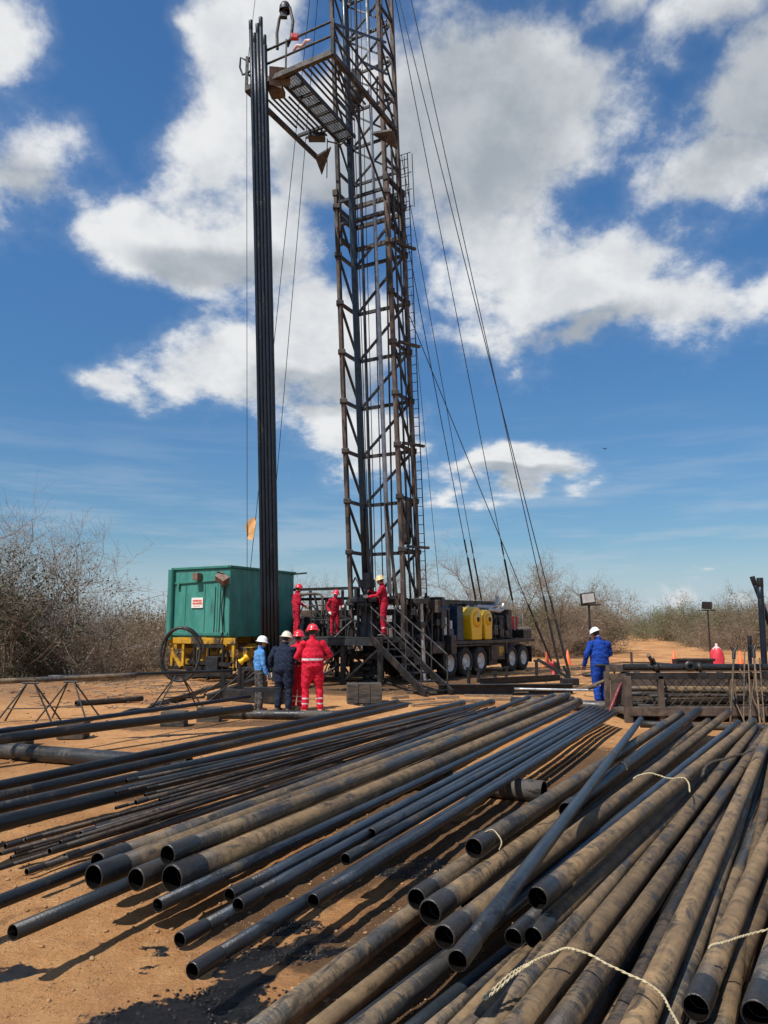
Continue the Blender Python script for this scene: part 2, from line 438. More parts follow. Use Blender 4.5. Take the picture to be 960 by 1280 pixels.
def np_mesh(name, V, F, mat, smooth=False, mats=None, midx=None):
    """mesh from numpy arrays, faces all of one size"""
    me = bpy.data.meshes.new(name)
    V = np.asarray(V, dtype=np.float32); F = np.asarray(F, dtype=np.int32)
    nf, k = F.shape
    me.vertices.add(len(V)); me.vertices.foreach_set('co', V.ravel())
    me.loops.add(nf * k); me.loops.foreach_set('vertex_index', F.ravel())
    me.polygons.add(nf); me.polygons.foreach_set('loop_start', np.arange(nf, dtype=np.int32) * k)
    for m in (mats or [mat]): me.materials.append(MATS[m])
    if midx is not None: me.polygons.foreach_set('material_index', np.asarray(midx, dtype=np.int32))
    if smooth: me.polygons.foreach_set('use_smooth', np.ones(nf, dtype=bool))
    me.update(calc_edges=True); me.validate()
    return me

def thing(name, label, cat, loc=(0, 0, 0), rz=0, group=None):
    o = bpy.data.objects.new(name, None); COL.objects.link(o)
    o.empty_display_size = .2
    o.location = loc; o.rotation_euler = (0, 0, rz)
    return tag(o, label, cat, group)
def tag(o, label, cat, group=None):
    o['label'] = label; o['category'] = cat
    if group: o['group'] = group
    return o
def kind(o, k):
    o['kind'] = k; return o
ORD = ['first', 'second', 'third', 'fourth', 'fifth', 'sixth', 'seventh', 'eighth', 'ninth', 'tenth', 'eleventh', 'twelfth', 'thirteenth',
       'fourteenth', 'fifteenth', 'sixteenth', 'seventeenth', 'eighteenth', 'nineteenth', 'twentieth', 'twenty-first', 'twenty-second',
       'twenty-third', 'twenty-fourth', 'twenty-fifth', 'twenty-sixth', 'twenty-seventh', 'twenty-eighth', 'twenty-ninth', 'thirtieth']

# ------------------------------------------------------------------ ground
def ground_h(x, y):
    n = mnoise.noise(Vector((x * .35, y * .35, 3.1))) * .03 + mnoise.noise(Vector((x * 1.3, y * 1.3, 7.7))) * .014
    if y < 9: n += mnoise.noise(Vector((x * 5, y * 5, 1.3))) * .014 + mnoise.noise(Vector((x * 13, y * 13, 5.3))) * .010
    if 13 < y < 60:
        # pushed-up spoil along the left edge of the pad
        b = math.exp(-((y - 21 - .2 * x) / 2.6) ** 2) * max(0, min(1, (-5.5 - x) / 3))
        n += b * (.28 + .22 * mnoise.noise(Vector((x * .9, y * .9, 0))) + .10 * mnoise.noise(Vector((x * 3, y * 3, 2))))
        n += max(0, min(1, (y - 16) / 8)) * max(0, min(1, (60 - y) / 15)) * .03 * mnoise.noise(Vector((x * 2.2, y * 2.2, 9)))
    if y > 60: n *= max(0, 1 - (y - 60) / 60)
    return n
def axis(lo, hi, fine_lo, fine_hi, step, grow):
    a = [fine_lo]
    while a[-1] < fine_hi: a.append(a[-1] + step)
    s = step
    while a[-1] < hi: s *= grow; a.append(a[-1] + s)
    b = []; s = step; q = fine_lo
    while q > lo: s *= grow; q -= s; b.append(q)
    return b[::-1] + a
gx = axis(-3000, 3000, -4.5, 5.5, .055, 1.075)
gy = axis(-60, 3500, 2.2, 8.5, .055, 1.055)
Vg = np.zeros((len(gx) * len(gy), 3)); k = 0
for y in gy:
    for x in gx:
        Vg[k] = (x, y, ground_h(x, y) if abs(x) < 150 and -20 < y < 150 else 0); k += 1
nx = len(gx)
ii = np.arange(nx - 1)[None, :] + (np.arange(len(gy) - 1) * nx)[:, None]
Fg = np.stack([ii, ii + 1, ii + nx + 1, ii + nx], -1).reshape(-1, 4)

def ground_material():
    m = bpy.data.materials.new('ground_soil'); m.use_nodes = True
    t = m.node_tree; t.nodes.clear(); N = NT(t)
    tcn = N.n('ShaderNodeTexCoord'); v = tcn.outputs['Object']
    sandy = N.mix(N.maprange(N.noise(v, .9, 6, .6), .35, .65), (.455, .212, .078), (.570, .288, .112))
    sandy = N.mix(N.maprange(N.noise(v, 6.0, 7, .68), .42, .68, 0, .60), sandy, (.66, .375, .168))
    sandy = N.mix(N.maprange(N.noise(v, .33, 6, .62, .5), .44, .62, 0, .85), sandy, (.330, .148, .055))
    sandy = N.mix(N.maprange(N.noise(v, 2.6, 6, .7, .8), .56, .70, 0, .6), sandy, (.215, .096, .038))
    sandy = N.mix(N.maprange(N.noise(v, 34, 4, .75), .55, .66, 0, .65), sandy, (.20, .110, .052))
    sandy = N.mix(N.maprange(N.noise(v, 52, 4, .75), .58, .68, 0, .6), sandy, (.62, .43, .25))
    # dry grass and litter off the pad
    sep = N.n('ShaderNodeSeparateXYZ'); t.links.new(v, sep.inputs[0])
    n1 = N.math('MULTIPLY', N.math('SUBTRACT', N.noise(v, .12, 5, .6), .5), 26)
    offpad = N.maprange(N.math('ADD', sep.outputs[1], n1), 58, 74)
    leftside = N.math('MULTIPLY', N.maprange(N.math('ADD', sep.outputs[0], N.math('MULTIPLY', n1, .22)), -6.0, -9.5), N.maprange(N.math('ADD', sep.outputs[1], N.math('MULTIPLY', n1, .15)), 15.5, 18.5, 0, .85))
    roadx = N.math('ABSOLUTE', N.math('SUBTRACT', sep.outputs[0], N.math('MULTIPLY', sep.outputs[1], .345)))
    road = N.maprange(N.math('ADD', roadx, N.math('MULTIPLY', n1, .10)), 3.2, 5.2, 1, 0)
    off = N.math('MULTIPLY', N.math('MAXIMUM', offpad, leftside), N.math('SUBTRACT', 1.0, road))
    litter = N.mix(N.maprange(N.noise(v, 1.7, 6, .65), .4, .6), (.170, .098, .052), (.270, .172, .095))
    col = N.mix(off, sandy, litter)
    wv = N.vec('ADD', v, N.vec('MULTIPLY', N.vec('SUBTRACT', N.noise(v, 3.2, 6, .65, out='Color'), (.5, .5, .5)), (.55, .55, 0)))
    def blots(lst):
        tot = None
        for (px, py, lx, ly, ang) in lst:
            c = on_z(px, py, 0); ca, sa = math.cos(RAD(ang)), math.sin(RAD(ang))
            d = N.vec('SUBTRACT', wv, (c.x, c.y, 0))
            a = N.vec('DOT_PRODUCT', d, (ca / lx, sa / lx, 0)); b = N.vec('DOT_PRODUCT', d, (-sa / ly, ca / ly, 0))
            r = N.math('SUBTRACT', 1.0, N.math('SQRT', N.math('ADD', N.math('MULTIPLY', a, a), N.math('MULTIPLY', b, b))))
            tot = r if tot is None else N.math('MAXIMUM', tot, r)
        return tot
    # oil-soaked brown earth under the racks, then fresh black oil
    soaked = blots([(330, 1135, .75, .20, 60), (470, 1075, 1.6, .42, 60), (620, 1035, 2.2, .55, 60), (560, 1130, 1.2, .5, 55), (440, 1180, .6, .35, 50), (720, 960, 2.6, .5, 62), (500, 1000, 2.6, .35, 58), (250, 980, 2.5, .4, 40),
                    (640, 1200, 2.0, .8, 60), (820, 1080, 3.0, 1.5, 65), (100, 1045, 1.5, .25, 35), (300, 905, 3.0, .5, 20), (470, 862, 3.4, 2.6, 0), (440, 850, 3.5, 3.0, 0), (620, 860, 4.2, 1.8, 10), (560, 850, 3, 2.5, 30), (330, 860, 2, .8, 0), (760, 880, 1.6, .8, 0), (880, 890, 4.0, 1.2, 0)])
    sk = N.maprange(N.math('ADD', soaked, N.math('MULTIPLY', N.math('SUBTRACT', N.noise(v, 4, 6, .65), .5), .7)), .05, .40)
    col = N.mix(N.math('MULTIPLY', sk, .80), col, (.070, .042, .023))
    oil = blots([(22, 1212, .24, .11, 20), (225, 1268, .46, .20, 10), (275, 1245, .36, .15, 40), (345, 1192, .42, .15, 45), (365, 1160, .20, .08, 40), (182, 1189, .07, .045, 10), (198, 1193, .06, .035, 0),
                 (192, 1214, .10, .03, 35), (520, 1085, .36, .18, 40), (400, 1198, .16, .06, 40), (300, 1215, .15, .06, 30), (480, 880, .8, .5, 0), (455, 862, 1.2, .5, 0), (610, 868, 2, .4, 0), (240, 918, 1.4, .12, 25)])
    of = N.maprange(N.math('ADD', oil, N.math('MULTIPLY', N.math('SUBTRACT', N.noise(v, 11, 6, .7), .5), .55)), .04, .16)
    col = N.mix(of, col, (.0055, .0058, .0070))
    b = N.n('ShaderNodeBsdfPrincipled'); t.links.new(col, b.inputs['Base Color'])
    t.links.new(N.maprange(of, 0, 1, .93, .16, 'LINEAR'), b.inputs['Roughness'])
    t.links.new(N.maprange(of, 0, 1, .25, .7, 'LINEAR'), b.inputs['Specular IOR Level'])
    bp = N.n('ShaderNodeBump'); bp.inputs['Strength'].default_value = 1.0; bp.inputs['Distance'].default_value = .035
    hgt = N.math('ADD', N.noise(v, 9, 8, .72), N.math('MULTIPLY', N.noise(v, 45, 6, .75), .75))
    t.links.new(hgt, bp.inputs['Height']); t.links.new(bp.outputs[0], b.inputs['Normal'])
    o = N.n('ShaderNodeOutputMaterial'); t.links.new(b.outputs[0], o.inputs[0])
    MATS['ground_soil'] = m
ground_material()
gr = bpy.data.objects.new('ground', np_mesh('ground', Vg, Fg, 'ground_soil', smooth=True)); COL.objects.link(gr); kind(gr, 'structure')

# loose clods and pebbles
rng = np.random.default_rng(5)
def clod_template(r):
    V = []; 
    for z, rr, n in ((-.6, .75, 5), (.15, 1.0, 6), (.75, .6, 5)):
        for i in range(n):
            a = 2 * math.pi * i / n + z
            V.append((rr * math.cos(a) * r.uniform(.75, 1.2), rr * math.sin(a) * r.uniform(.75, 1.2), z * r.uniform(.6, 1.1)))
    bm = bmesh.new()
    for p in V: bm.verts.new(p)
    res = bmesh.ops.convex_hull(bm, input=bm.verts)
    bmesh.ops.triangulate(bm, faces=bm.faces)
    bm.verts.index_update()
    VV = np.array([v.co[:] for v in bm.verts]); FF = np.array([[v.index for v in f.verts] for f in bm.faces]); bm.free()
    return VV, FF
def scatter(templates, pts, sizes, r):
    Vs, Fs, b = [], [], 0
    for p, s in zip(pts, sizes):
        V, F = templates[r.integers(len(templates))]
        a = r.uniform(0, 6.28); ca, sa = math.cos(a), math.sin(a)
        X = V[:, 0] * ca - V[:, 1] * sa; Y = V[:, 0] * sa + V[:, 1] * ca
        Vs.append(np.stack([X * s + p[0], Y * s + p[1], V[:, 2] * s * .7 + p[2]], -1)); Fs.append(F + b); b += len(V)
    return np.concatenate(Vs), np.concatenate(Fs)
cl = [clod_template(rng) for _ in range(8)]
pts, sz = [], []
for i in range(14000):
    y = 2.6 + 34 * rng.random() ** 2.2; x = (rng.random() * 1.3 - .70) * (y * .75 + .6)
    s = (.0025 + .011 * rng.random() ** 5) * (1 + y * .07)
    pts.append((x, y, ground_h(x, y) + s * .2)); sz.append(s)
for i in range(12000):                                 # crumbs in the near soil
    y = rng.uniform(2.9, 7.5); x = rng.uniform(-3.6, 1.2); s = .0018 + .0055 * rng.random() ** 3
    pts.append((x, y, ground_h(x, y) + s * .2)); sz.append(s)
for i in range(500):                                   # broken earth beside the oil in the foreground and on the spoil
    if i < 260:
        c = on_z(rng.uniform(270, 420), rng.uniform(1200, 1290), 0); x, y = c.x, c.y; s = .004 + .014 * rng.random() ** 2
    else:
        x = rng.uniform(-12, -4); y = rng.uniform(17, 24); s = rng.uniform(.02, .06)
    pts.append((x, y, ground_h(x, y) + s * .2)); sz.append(s)
OILC = [(on_z(px, py, 0), r) for px, py, r in ((22, 1212, .25), (225, 1268, .42), (275, 1245, .34), (345, 1192, .36), (365, 1160, .2))]
keep = [i for i, p in enumerate(pts) if not any((p[0] - c.x) ** 2 + (p[1] - c.y) ** 2 < r * r for c, r in OILC)]
pts = [pts[i] for i in keep]; sz = [sz[i] for i in keep]
V_, F_ = scatter(cl, pts, sz, rng)
o = bpy.data.objects.new('soil_clods', np_mesh('soil_clods', V_, F_, 'stone')); COL.objects.link(o)
tag(o, 'small loose clods and pebbles strewn over the orange soil', 'pebbles'); kind(o, 'stuff')

material('oil_clod', (.006, .006, .007), (.014, .012, .011), rough=.18, scale=9, bump=.4)
pts2, sz2 = [], []
for i in range(900):  # clods added to the oil so that its surface sparkles
    c, r = OILC[rng.integers(1, len(OILC))]; a = rng.uniform(0, 6.28); q = r * rng.random() ** .6 * .95; s = .003 + .010 * rng.random() ** 2
    x, y = c.x + q * math.cos(a), c.y + q * math.sin(a) * .5; pts2.append((x, y, ground_h(x, y) + s * .2)); sz2.append(s)
V_, F_ = scatter(cl, pts2, sz2, rng)
o = bpy.data.objects.new('oily_clods', np_mesh('oily_clods', V_, F_, 'oil_clod')); COL.objects.link(o)
tag(o, 'glossy black clods added to the spilled oil in the foreground for its glints', 'pebbles'); kind(o, 'stuff')

# ------------------------------------------------------------------ dry scrub
def grow(seed, height, stems, spread, levels, nchild, wander=.25, r0=.05, up=.25, lean=(0, 0)):
    """branch polylines [(points, radii)] of a bare thorn tree or bush"""
    r = random.Random(seed); out = []
    def branch(p, d, L, rad, lev):
        n = 4 if lev < 2 else 3
        pts = [p.copy()]; rr = [rad]
        q = p.copy(); d = d.normalized()
        for i in range(n):
            d = (d + Vector((r.gauss(0, wander), r.gauss(0, wander), r.gauss(0, wander) + up * .12))).normalized()
            q = q + d * (L / n); pts.append(q.copy()); rr.append(max(.0035, rad * (1 - .72 * (i + 1) / n)))
        out.append((pts, rr, lev))
        if lev < levels:
            for k in range(nchild[lev]):
                f = r.uniform(.22, 1.0) if lev else r.uniform(.15, 1.0)
                j = min(n - 1, int(f * n)); pp = pts[j].lerp(pts[j + 1], f * n - j)
                a = Vector((r.gauss(0, 1), r.gauss(0, 1), r.gauss(0, .6) + up)).normalized()
                branch(pp, d * .55 + a * .85, L * r.uniform(.36, .66), max(.004, rr[j] * .6), lev + 1)
    for sidx in range(stems):
        a = 6.283 * (sidx + r.random()) / stems
        d = Vector((math.cos(a) * spread + lean[0], math.sin(a) * spread + lean[1], 1))
        branch(Vector((math.cos(a) * .1, math.sin(a) * .1, -.15)), d, height * r.uniform(.55, .8), r0 * r.uniform(.6, 1), 0)
    return out
def twig_arrays(branches, levels=None, seg=3):
    Vs, Fs = [], []; b = 0
    for pts, rr, lev in branches:
        if levels is not None and lev not in levels: continue
        n = len(pts); sg = seg + 2 if lev == 0 else seg
        ring = []
        for i in range(n):
            d = (pts[min(i + 1, n - 1)] - pts[max(i - 1, 0)]).normalized()
            u = Vector((0, 0, 1)) if abs(d.z) < .9 else Vector((1, 0, 0))
            a = d.cross(u).normalized(); c = d.cross(a)
            for k in range(sg):
                t = 6.2832 * k / sg
                ring.append(pts[i] + a * (rr[i] * math.cos(t)) + c * (rr[i] * math.sin(t)))
        Vs.extend([q[:] for q in ring])
        for i in range(n - 1):
            for k in range(sg):
                l = (k + 1) % sg
                Fs.append((b + i * sg + k, b + i * sg + l, b + (i + 1) * sg + l, b + (i + 1) * sg + k))
        b += len(ring)
    return np.array(Vs), np.array(Fs)
def leaf_arrays(branches, count, size, r, minlev=1, spread=.12, hmax=1e9):
    cand = [(p, q) for pts, rr, lev in branches if lev >= minlev for p, q in zip(pts[:-1], pts[1:])]
    Vs = np.zeros((count * 4, 3)); F = np.arange(count * 4).reshape(-1, 4)
    for i in range(count):
        p, q = cand[r.randrange(len(cand))]
        c = p.lerp(q, r.random()) + Vector((r.gauss(0, spread), r.gauss(0, spread), r.gauss(0, spread)))
        if c.z > hmax: c.z *= r.random()
        c.z = abs(c.z)
        a = Vector((r.gauss(0, 1), r.gauss(0, 1), r.gauss(0, 1))).normalized(); b = a.orthogonal().normalized()
        b = Matrix.Rotation(r.random() * 6.28, 3, a) @ b
        s = size * r.uniform(.6, 1.5)
        for k, (u, w) in enumerate(((-.5, 0), (0, -.28), (.5, 0), (0, .28))):
            Vs[i * 4 + k] = (c + a * (u * s) + b * (w * s))[:]
    return Vs, F

def make_tree(seed, height, stems, spread, twig, leafmat=None, leaves=0, leafsize=.06, nchild=(9, 7, 5), r0=.06, lean=(0, 0), levels=3, wander=.25):
    br = grow(seed, height, stems, spread, levels, nchild, r0=r0, lean=lean, wander=wander)
    r = random.Random(seed + 1)
    Vt, Ft = twig_arrays(br, (0,)); Vc, Fc = twig_arrays(br, tuple(range(1, levels + 1)))
    trunk = np_mesh('trunk', Vt, Ft, twig, smooth=True)
    mats = [twig]; midx = np.zeros(len(Fc), dtype=int)
    if leaves:
        Vl, Fl = leaf_arrays(br, leaves, leafsize, r)
        Fc = np.concatenate([Fc, Fl + len(Vc)]); Vc = np.concatenate([Vc, Vl]); mats = [twig, leafmat]
        midx = np.concatenate([midx, np.ones(len(Fl), dtype=int)])
    crown = np_mesh('crown', Vc, Fc, twig, mats=mats, midx=midx)
    return trunk, crown
def place_tree(name, protos, loc, rz, sc, label, cat='tree', group=None):
    t = thing(name, label, cat, loc, rz, group); t.scale = (sc, sc, sc)
    for nm, me in zip(('trunk', 'crown'), protos):
        o = bpy.data.objects.new(nm, me); COL.objects.link(o); o.parent = t
    return t
T_bare = make_tree(11, 7.0, 4, .40, 'twig_grey', nchild=(9, 8, 6), r0=.085)
T_bare2 = make_tree(23, 6.0, 3, .35, 'twig_brown', 'leaf_straw', 2200, .055, nchild=(10, 8, 6), r0=.075)
T_oak = make_tree(37, 5.0, 4, .55, 'twig_brown', 'leaf_olive', 8000, .065, nchild=(9, 8, 5), r0=.06)
T_green = make_tree(41, 4.5, 5, .6, 'twig_brown', 'leaf_green', 12000, .075, nchild=(9, 8, 4), r0=.05)
T_dark = make_tree(53, 4.5, 7, .6, 'twig_brown', 'leaf_dark', 12000, .075, nchild=(8, 7, 4), r0=.05)

def gp(px, Y, z=0):
    """ground point at world depth Y in the bearing of photo column px"""
    d = raydir(px, 800); t = Y / d.y
    return Vector((d.x * t, Y, z))
TREES = [  # protos, column, depth, rz, scale, label
    (T_dark, 12, 25.0, .4, .98, 'dense dark leafy thicket at the left edge of the photo'),
    (T_bare, 22, 27, 1.2, .98, 'tall grey leafless thorn tree rising above the thicket at the left edge'),
    (T_bare, 92, 26.5, 3.4, .74, 'grey leafless tree with wide bare branches right of the dark thicket'),
    (T_bare, -45, 27, 2.0, 1.12, 'tall bare tree cut by the left edge of the photo'),
    (T_dark, -45, 28, 2.4, 1.0, 'dark leafy bush cut by the left edge of the photo'),
    (T_dark, 55, 29, 4.4, .62, 'low dark bush under the bare tree left of the brown scrub'),
    (T_bare2, 385, 47, .3, .95, 'bare brown tree seen between the green tank and the mast'),
    (T_bare2, 548, 50, 1.4, 1.12, 'thin bare tree just right of the mast, behind the truck bed'),
    (T_bare, 592, 46, 2.2, 1.05, 'tallest bare grey tree standing behind the yellow guards'),
    (T_bare2, 640, 48, 3.7, 1.10, 'bushy bare brown tree behind the truck engine'),
    (T_oak, 672, 46, 4.9, 1.02, 'brownish twiggy tree behind the front wheels of the truck'),
    (T_bare2, 706, 45, 5.6, .92, 'twiggy reddish tree behind the guy wires, left of the framed floodlight'),
    (T_oak, 745, 50, .9, .98, 'rounded dry tree behind the framed floodlight'),
    (T_bare2, 752, 56, 2.9, .85, 'sparse dry tree at the left bank of the dirt road'),
    (T_green, 828, 92, 1.0, 1.25, 'rounded green tree at the far bend of the dirt road'),
    (T_oak, 858, 84, 2.2, 1.2, 'olive bush right of the far bend of the road'),
    (T_green, 880, 74, 3.1, 1.18, 'olive green tree behind the dark floodlight'),
    (T_oak, 915, 66, 4.0, 1.12, 'dry olive tree above the red sack'),
    (T_bare2, 945, 58, 4.8, .88, 'bare brown tree at the right edge of the photo'),
    (T_oak, 985, 54, 5.9, 1.15, 'dry leafy tree cut by the right edge of the photo'),
]
for pr, px, Y, rz, sc, lb in TREES:
    place_tree('dry_tree', pr, gp(px, Y, -.05), rz, sc, lb, group='trees round the clearing')

# scrub masses: many bushes merged, far enough to read as one belt
def shrub_template(seed, h, leaves, leafsize, spread=.75, nchild=(7, 6), r0=.022, hm=1e9):
    br = grow(seed, h, 9, spread, 2, nchild, r0=r0, wander=.22)
    Vt, Ft = twig_arrays(br)
    Vl, Fl = leaf_arrays(br, leaves, leafsize, random.Random(seed), 0, .16, hm)
    return Vt, Ft, Vl, Fl
SH = [shrub_template(100 + i, 2.6, 1300, .065) for i in range(4)]
SHS = [shrub_template(200 + i, 2.4, 420, .06, .55, (8, 7)) for i in range(3)]
SHL = [shrub_template(300 + i, 1.2, 600, .05, 1.2, (6, 5), .015) for i in range(2)]
def belt(name, label, spots, temps, twig, leaf, r):
    Vs, Fs, mi, b = [], [], [], 0
    for (x, y, s) in spots:
        Vt, Ft, Vl, Fl = temps[r.integers(len(temps))]
        a = r.uniform(0, 6.28); ca, sa = math.cos(a), math.sin(a); sz = s * r.uniform(.85, 1.2)
        for V, F, k in ((Vt, Ft, 0), (Vl, Fl, 1)):
            Vs.append(np.stack([(V[:, 0] * ca - V[:, 1] * sa) * s + x, (V[:, 0] * sa + V[:, 1] * ca) * s + y, V[:, 2] * sz - .03], -1))
            Fs.append(F + b); b += len(V); mi.append(np.full(len(F), k))
    o = bpy.data.objects.new(name, np_mesh(name, np.concatenate(Vs), np.concatenate(Fs), twig, mats=[twig, leaf], midx=np.concatenate(mi)))
    COL.objects.link(o); tag(o, label, 'scrub'); kind(o, 'stuff'); return o
def spots(n, px0, px1, y0, y1, s0, s1, r):
    out = []
    for i in range(n):
        px = px0 + (px1 - px0) * (i + r.random()) / n; Y = r.uniform(y0, y1); p = gp(px, Y)
        out.append((p.x, p.y, r.uniform(s0, s1)))
    return out
r_ = np.random.default_rng(9)
belt('scrub', 'dry straw-coloured scrub along the left edge of the clearing', spots(30, -90, 200, 30, 36, 1.0, 1.35, r_), SH, 'twig_brown', 'leaf_straw', r_)
belt('scrub', 'olive scrub standing behind the straw scrub on the left', spots(24, -60, 330, 37, 44, 1.25, 1.55, r_), SH, 'twig_brown', 'leaf_olive', r_)
belt('undergrowth', 'tangled brown undergrowth at the foot of the left-hand trees', spots(18, -60, 178, 25, 29, .75, 1.1, r_), SHL + SHS, 'twig_brown', 'leaf_straw', r_)
belt('scrub', 'bare brown scrub behind the rig between tank and mast', spots(26, 330, 560, 46, 56, 1.1, 1.6, r_), SHS, 'twig_grey', 'leaf_straw', r_)
belt('scrub', 'reddish brown bare scrub behind the truck and guy wires', spots(44, 545, 735, 42, 54, .95, 1.55, r_), SHS, 'twig_brown', 'leaf_straw', r_)
belt('scrub', 'dense twiggy scrub left of the dirt road', spots(30, 600, 748, 50, 62, 1.3, 1.8, r_), SH, 'twig_brown', 'leaf_straw', r_)
belt('scrub', 'low green scrub closing the far end of the road', spots(12, 690, 772, 95, 120, 1.6, 2.3, r_) + spots(14, 800, 890, 95, 120, 1.6, 2.4, r_) + spots(8, 770, 805, 170, 200, 1.3, 1.8, r_), SH, 'twig_brown', 'leaf_green', r_)
belt('scrub', 'olive and brown scrub along the right side of the clearing', spots(44, 862, 1080, 58, 82, 1.35, 1.9, r_), SH, 'twig_brown', 'leaf_olive', r_)
belt('undergrowth', 'low brown undergrowth along the right edge of the clearing', spots(28, 872, 1080, 54, 66, .9, 1.4, r_), SHL + SHS, 'twig_brown', 'leaf_straw', r_)
belt('scrub', 'distant scrub ringing the clearing outside the view', spots(24, -700, -80, 34, 50, 1.4, 2.0, r_) + spots(24, 1070, 1900, 50, 70, 1.4, 2.0, r_), SH, 'twig_brown', 'leaf_straw', r_)

# fallen sticks and litter on the spoil to the left and round the pad's edge
rl = random.Random(77); m = MB()
for i in range(420):
    if i < 260: x, y = rl.uniform(-13, -4.5), rl.uniform(16.5, 25)
    else: p_ = gp(rl.uniform(480, 1000), rl.uniform(19, 48)); x, y = p_.x, p_.y
    a = rl.uniform(0, 3.14); L = rl.uniform(.15, .9) * (1 if i < 260 else .6); z0 = ground_h(x, y) + .015
    d = Vector((math.cos(a), math.sin(a), rl.uniform(-.04, .12))) * L
    c = Vector((x, y, z0)); m.path([c, c + d * .5 + Vector((rl.gauss(0, .04), rl.gauss(0, .04), .01)), c + d], [.012, .010, .006], 3, caps=False)
o = m.build('fallen_sticks', 'twig_brown'); tag(o, 'small fallen sticks scattered on the brown soil', 'sticks'); kind(o, 'stuff')

# ------------------------------------------------------------------ pipes
def pipe_mesh(L, r, mat, sag=0., bow=0., seg=16, rings=9, bore=.86, ends=(True, True)):
    V, F, MI = [], [], []
    def ring(x, rad):
        b = len(V); t = x / L
        dz = -sag * 4 * t * (1 - t); dy = bow * 4 * t * (1 - t)
        for k in range(seg):
            a = 2 * math.pi * k / seg
            V.append((x, rad * math.cos(a) + dy, rad * math.sin(a) + dz))
        return b
    def join(a, b, m):
        for k in range(seg):
            l = (k + 1) % seg
            F.append((a + k, a + l, b + l, b + k)); MI.append(m)
    xs = [0] + [L * (i + 1) / rings for i in range(rings)]
    rs = [ring(x, r) for x in xs]
    for a, b in zip(rs[:-1], rs[1:]): join(b, a, 0)
    for x, s, outer in ((0, 1, rs[0]), (L, -1, rs[-1])):
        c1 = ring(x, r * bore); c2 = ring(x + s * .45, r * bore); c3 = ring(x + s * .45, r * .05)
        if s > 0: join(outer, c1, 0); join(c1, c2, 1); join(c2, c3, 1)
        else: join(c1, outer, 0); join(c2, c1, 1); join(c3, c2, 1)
    return np_mesh('pipe', V, F, mat, smooth=True, mats=[mat, 'pipe_bore_shade'], midx=MI)
_coup = {}
def coupling_mesh(r, mat, length):
    key = (round(r, 4), mat, length)
    if key not in _coup:
        R = r * 1.075; M = Matrix.Rotation(math.pi / 2, 4, 'Y')
        mb = MB().lathe([(r * .93, -length / 2), (R * .95, -length / 2), (R, -length / 2 + .008), (R, length / 2 - .008), (R * .95, length / 2), (r * 1.01, length / 2)], 18, M)
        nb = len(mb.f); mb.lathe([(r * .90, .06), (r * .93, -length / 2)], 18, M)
        me = mb.mesh('coupling', mat); me.materials.append(MATS['pipe_bore_shade'])  # inner wall of the coupling takes the same painted shade
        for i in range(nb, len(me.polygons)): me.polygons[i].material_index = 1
        _coup[key] = me
    return _coup[key]
def orient(o, p, q):
    d = (q - p).normalized()
    y = Vector((0, 0, 1)).cross(d).normalized(); z = d.cross(y)
    M = Matrix((d, y, z)).transposed().to_4x4(); M.translation = p
    o.matrix_world = M
def pipe(p, q, r, mat, label, group, near=True, far=False, sag=0., bow=0., cat='pipe', name='steel_pipe', bore=.86, cmat='coupling_steel', clen=.19, seg=16):
    p, q = Vector(p), Vector(q); L = (q - p).length
    o = bpy.data.objects.new(name, pipe_mesh(L, r, mat, sag, bow, seg, bore=bore)); COL.objects.link(o)
    orient(o, p, q)
    tag(o, label, cat, group)
    for on, x, s in ((near, 0, 0), (far, L, math.pi)):
        if on:
            c = bpy.data.objects.new('coupling', coupling_mesh(r, cmat, clen)); COL.objects.link(c); c.parent = o
            c.location = (x, 0, 0); c.rotation_euler = (0, 0, s)
    return o
def span(a, b, z, ext0, total):
    """line through two photo points at height z, started ext0 metres before the first one"""
    p, q = on_z(*a, z), on_z(*b, z); d = (q - p).normalized()
    p = p - d * ext0
    return p, p + d * total

# cross pipes that carry the racks
def sleeper(a, b, r, label, z=None):
    z = r if z is None else z
    pipe(on_z(*a, z), on_z(*b, z), r, 'oily_sleeper', label, 'cross pipes under the racks', near=False, name='cross_pipe', bore=.9)
sleeper((-60, 933), (236, 957), .105, 'oily cross pipe on the ground at the left edge, under the dark casings')
sleeper((270, 893), (432, 894), .085, 'oily grey cross pipe lying in front of the standing men')
sleeper((420, 962), (680, 990), .11, 'thick cross pipe with its end showing right of the blue tubing row')
sleeper((640, 877), (812, 886), .11, 'thick cross pipe under the far ends of the blue tubing row')
sleeper((800, 905), (1010, 912), .06, 'dark cross pipe under the far ends of the right-hand pile')

# long dark casings on the left
GL = 'dark casings racked on the left'
for i, (a, b, r, lb, fx) in enumerate([
        ((0, 982), (494, 878), .050, 'uppermost dark casing of the left rack, ending beside the wooden block', 0),
        ((0, 996), (508, 881), .050, 'second dark casing from the top of the left rack, ending beside the wooden block', 0),
        ((0, 1010), (577, 879), .048, 'third dark casing from the top of the left rack, longest of the thin ones', 0),
        ((0, 1029), (613, 878), .062, 'thickest dark casing of the left rack, with thin rods lying over it', 0)]):
    p, q = on_z(*a, .275), on_z(*b, .275); d = (q - p).normalized()
    pipe(p - d * (1.6 + .3 * i), q, r, 'dark_steel', lb, GL, near=False, far=(i != 1), clen=.22)
p, q = on_z(0, 914, .40), on_z(312, 871, .40); pipe(p - (q - p) * .3, q, .035, 'black_steel', 'slim black pipe along the far side of the left rack, beyond the cross pipe', 'pipes along the back of the left rack', near=False)
p, q = on_z(0, 924, .34), on_z(314, 885, .34); pipe(p - (q - p) * .3, q, .068, 'dark_steel', 'thick grey pipe ending behind the man in the blue shirt', 'pipes along the back of the left rack', near=False)
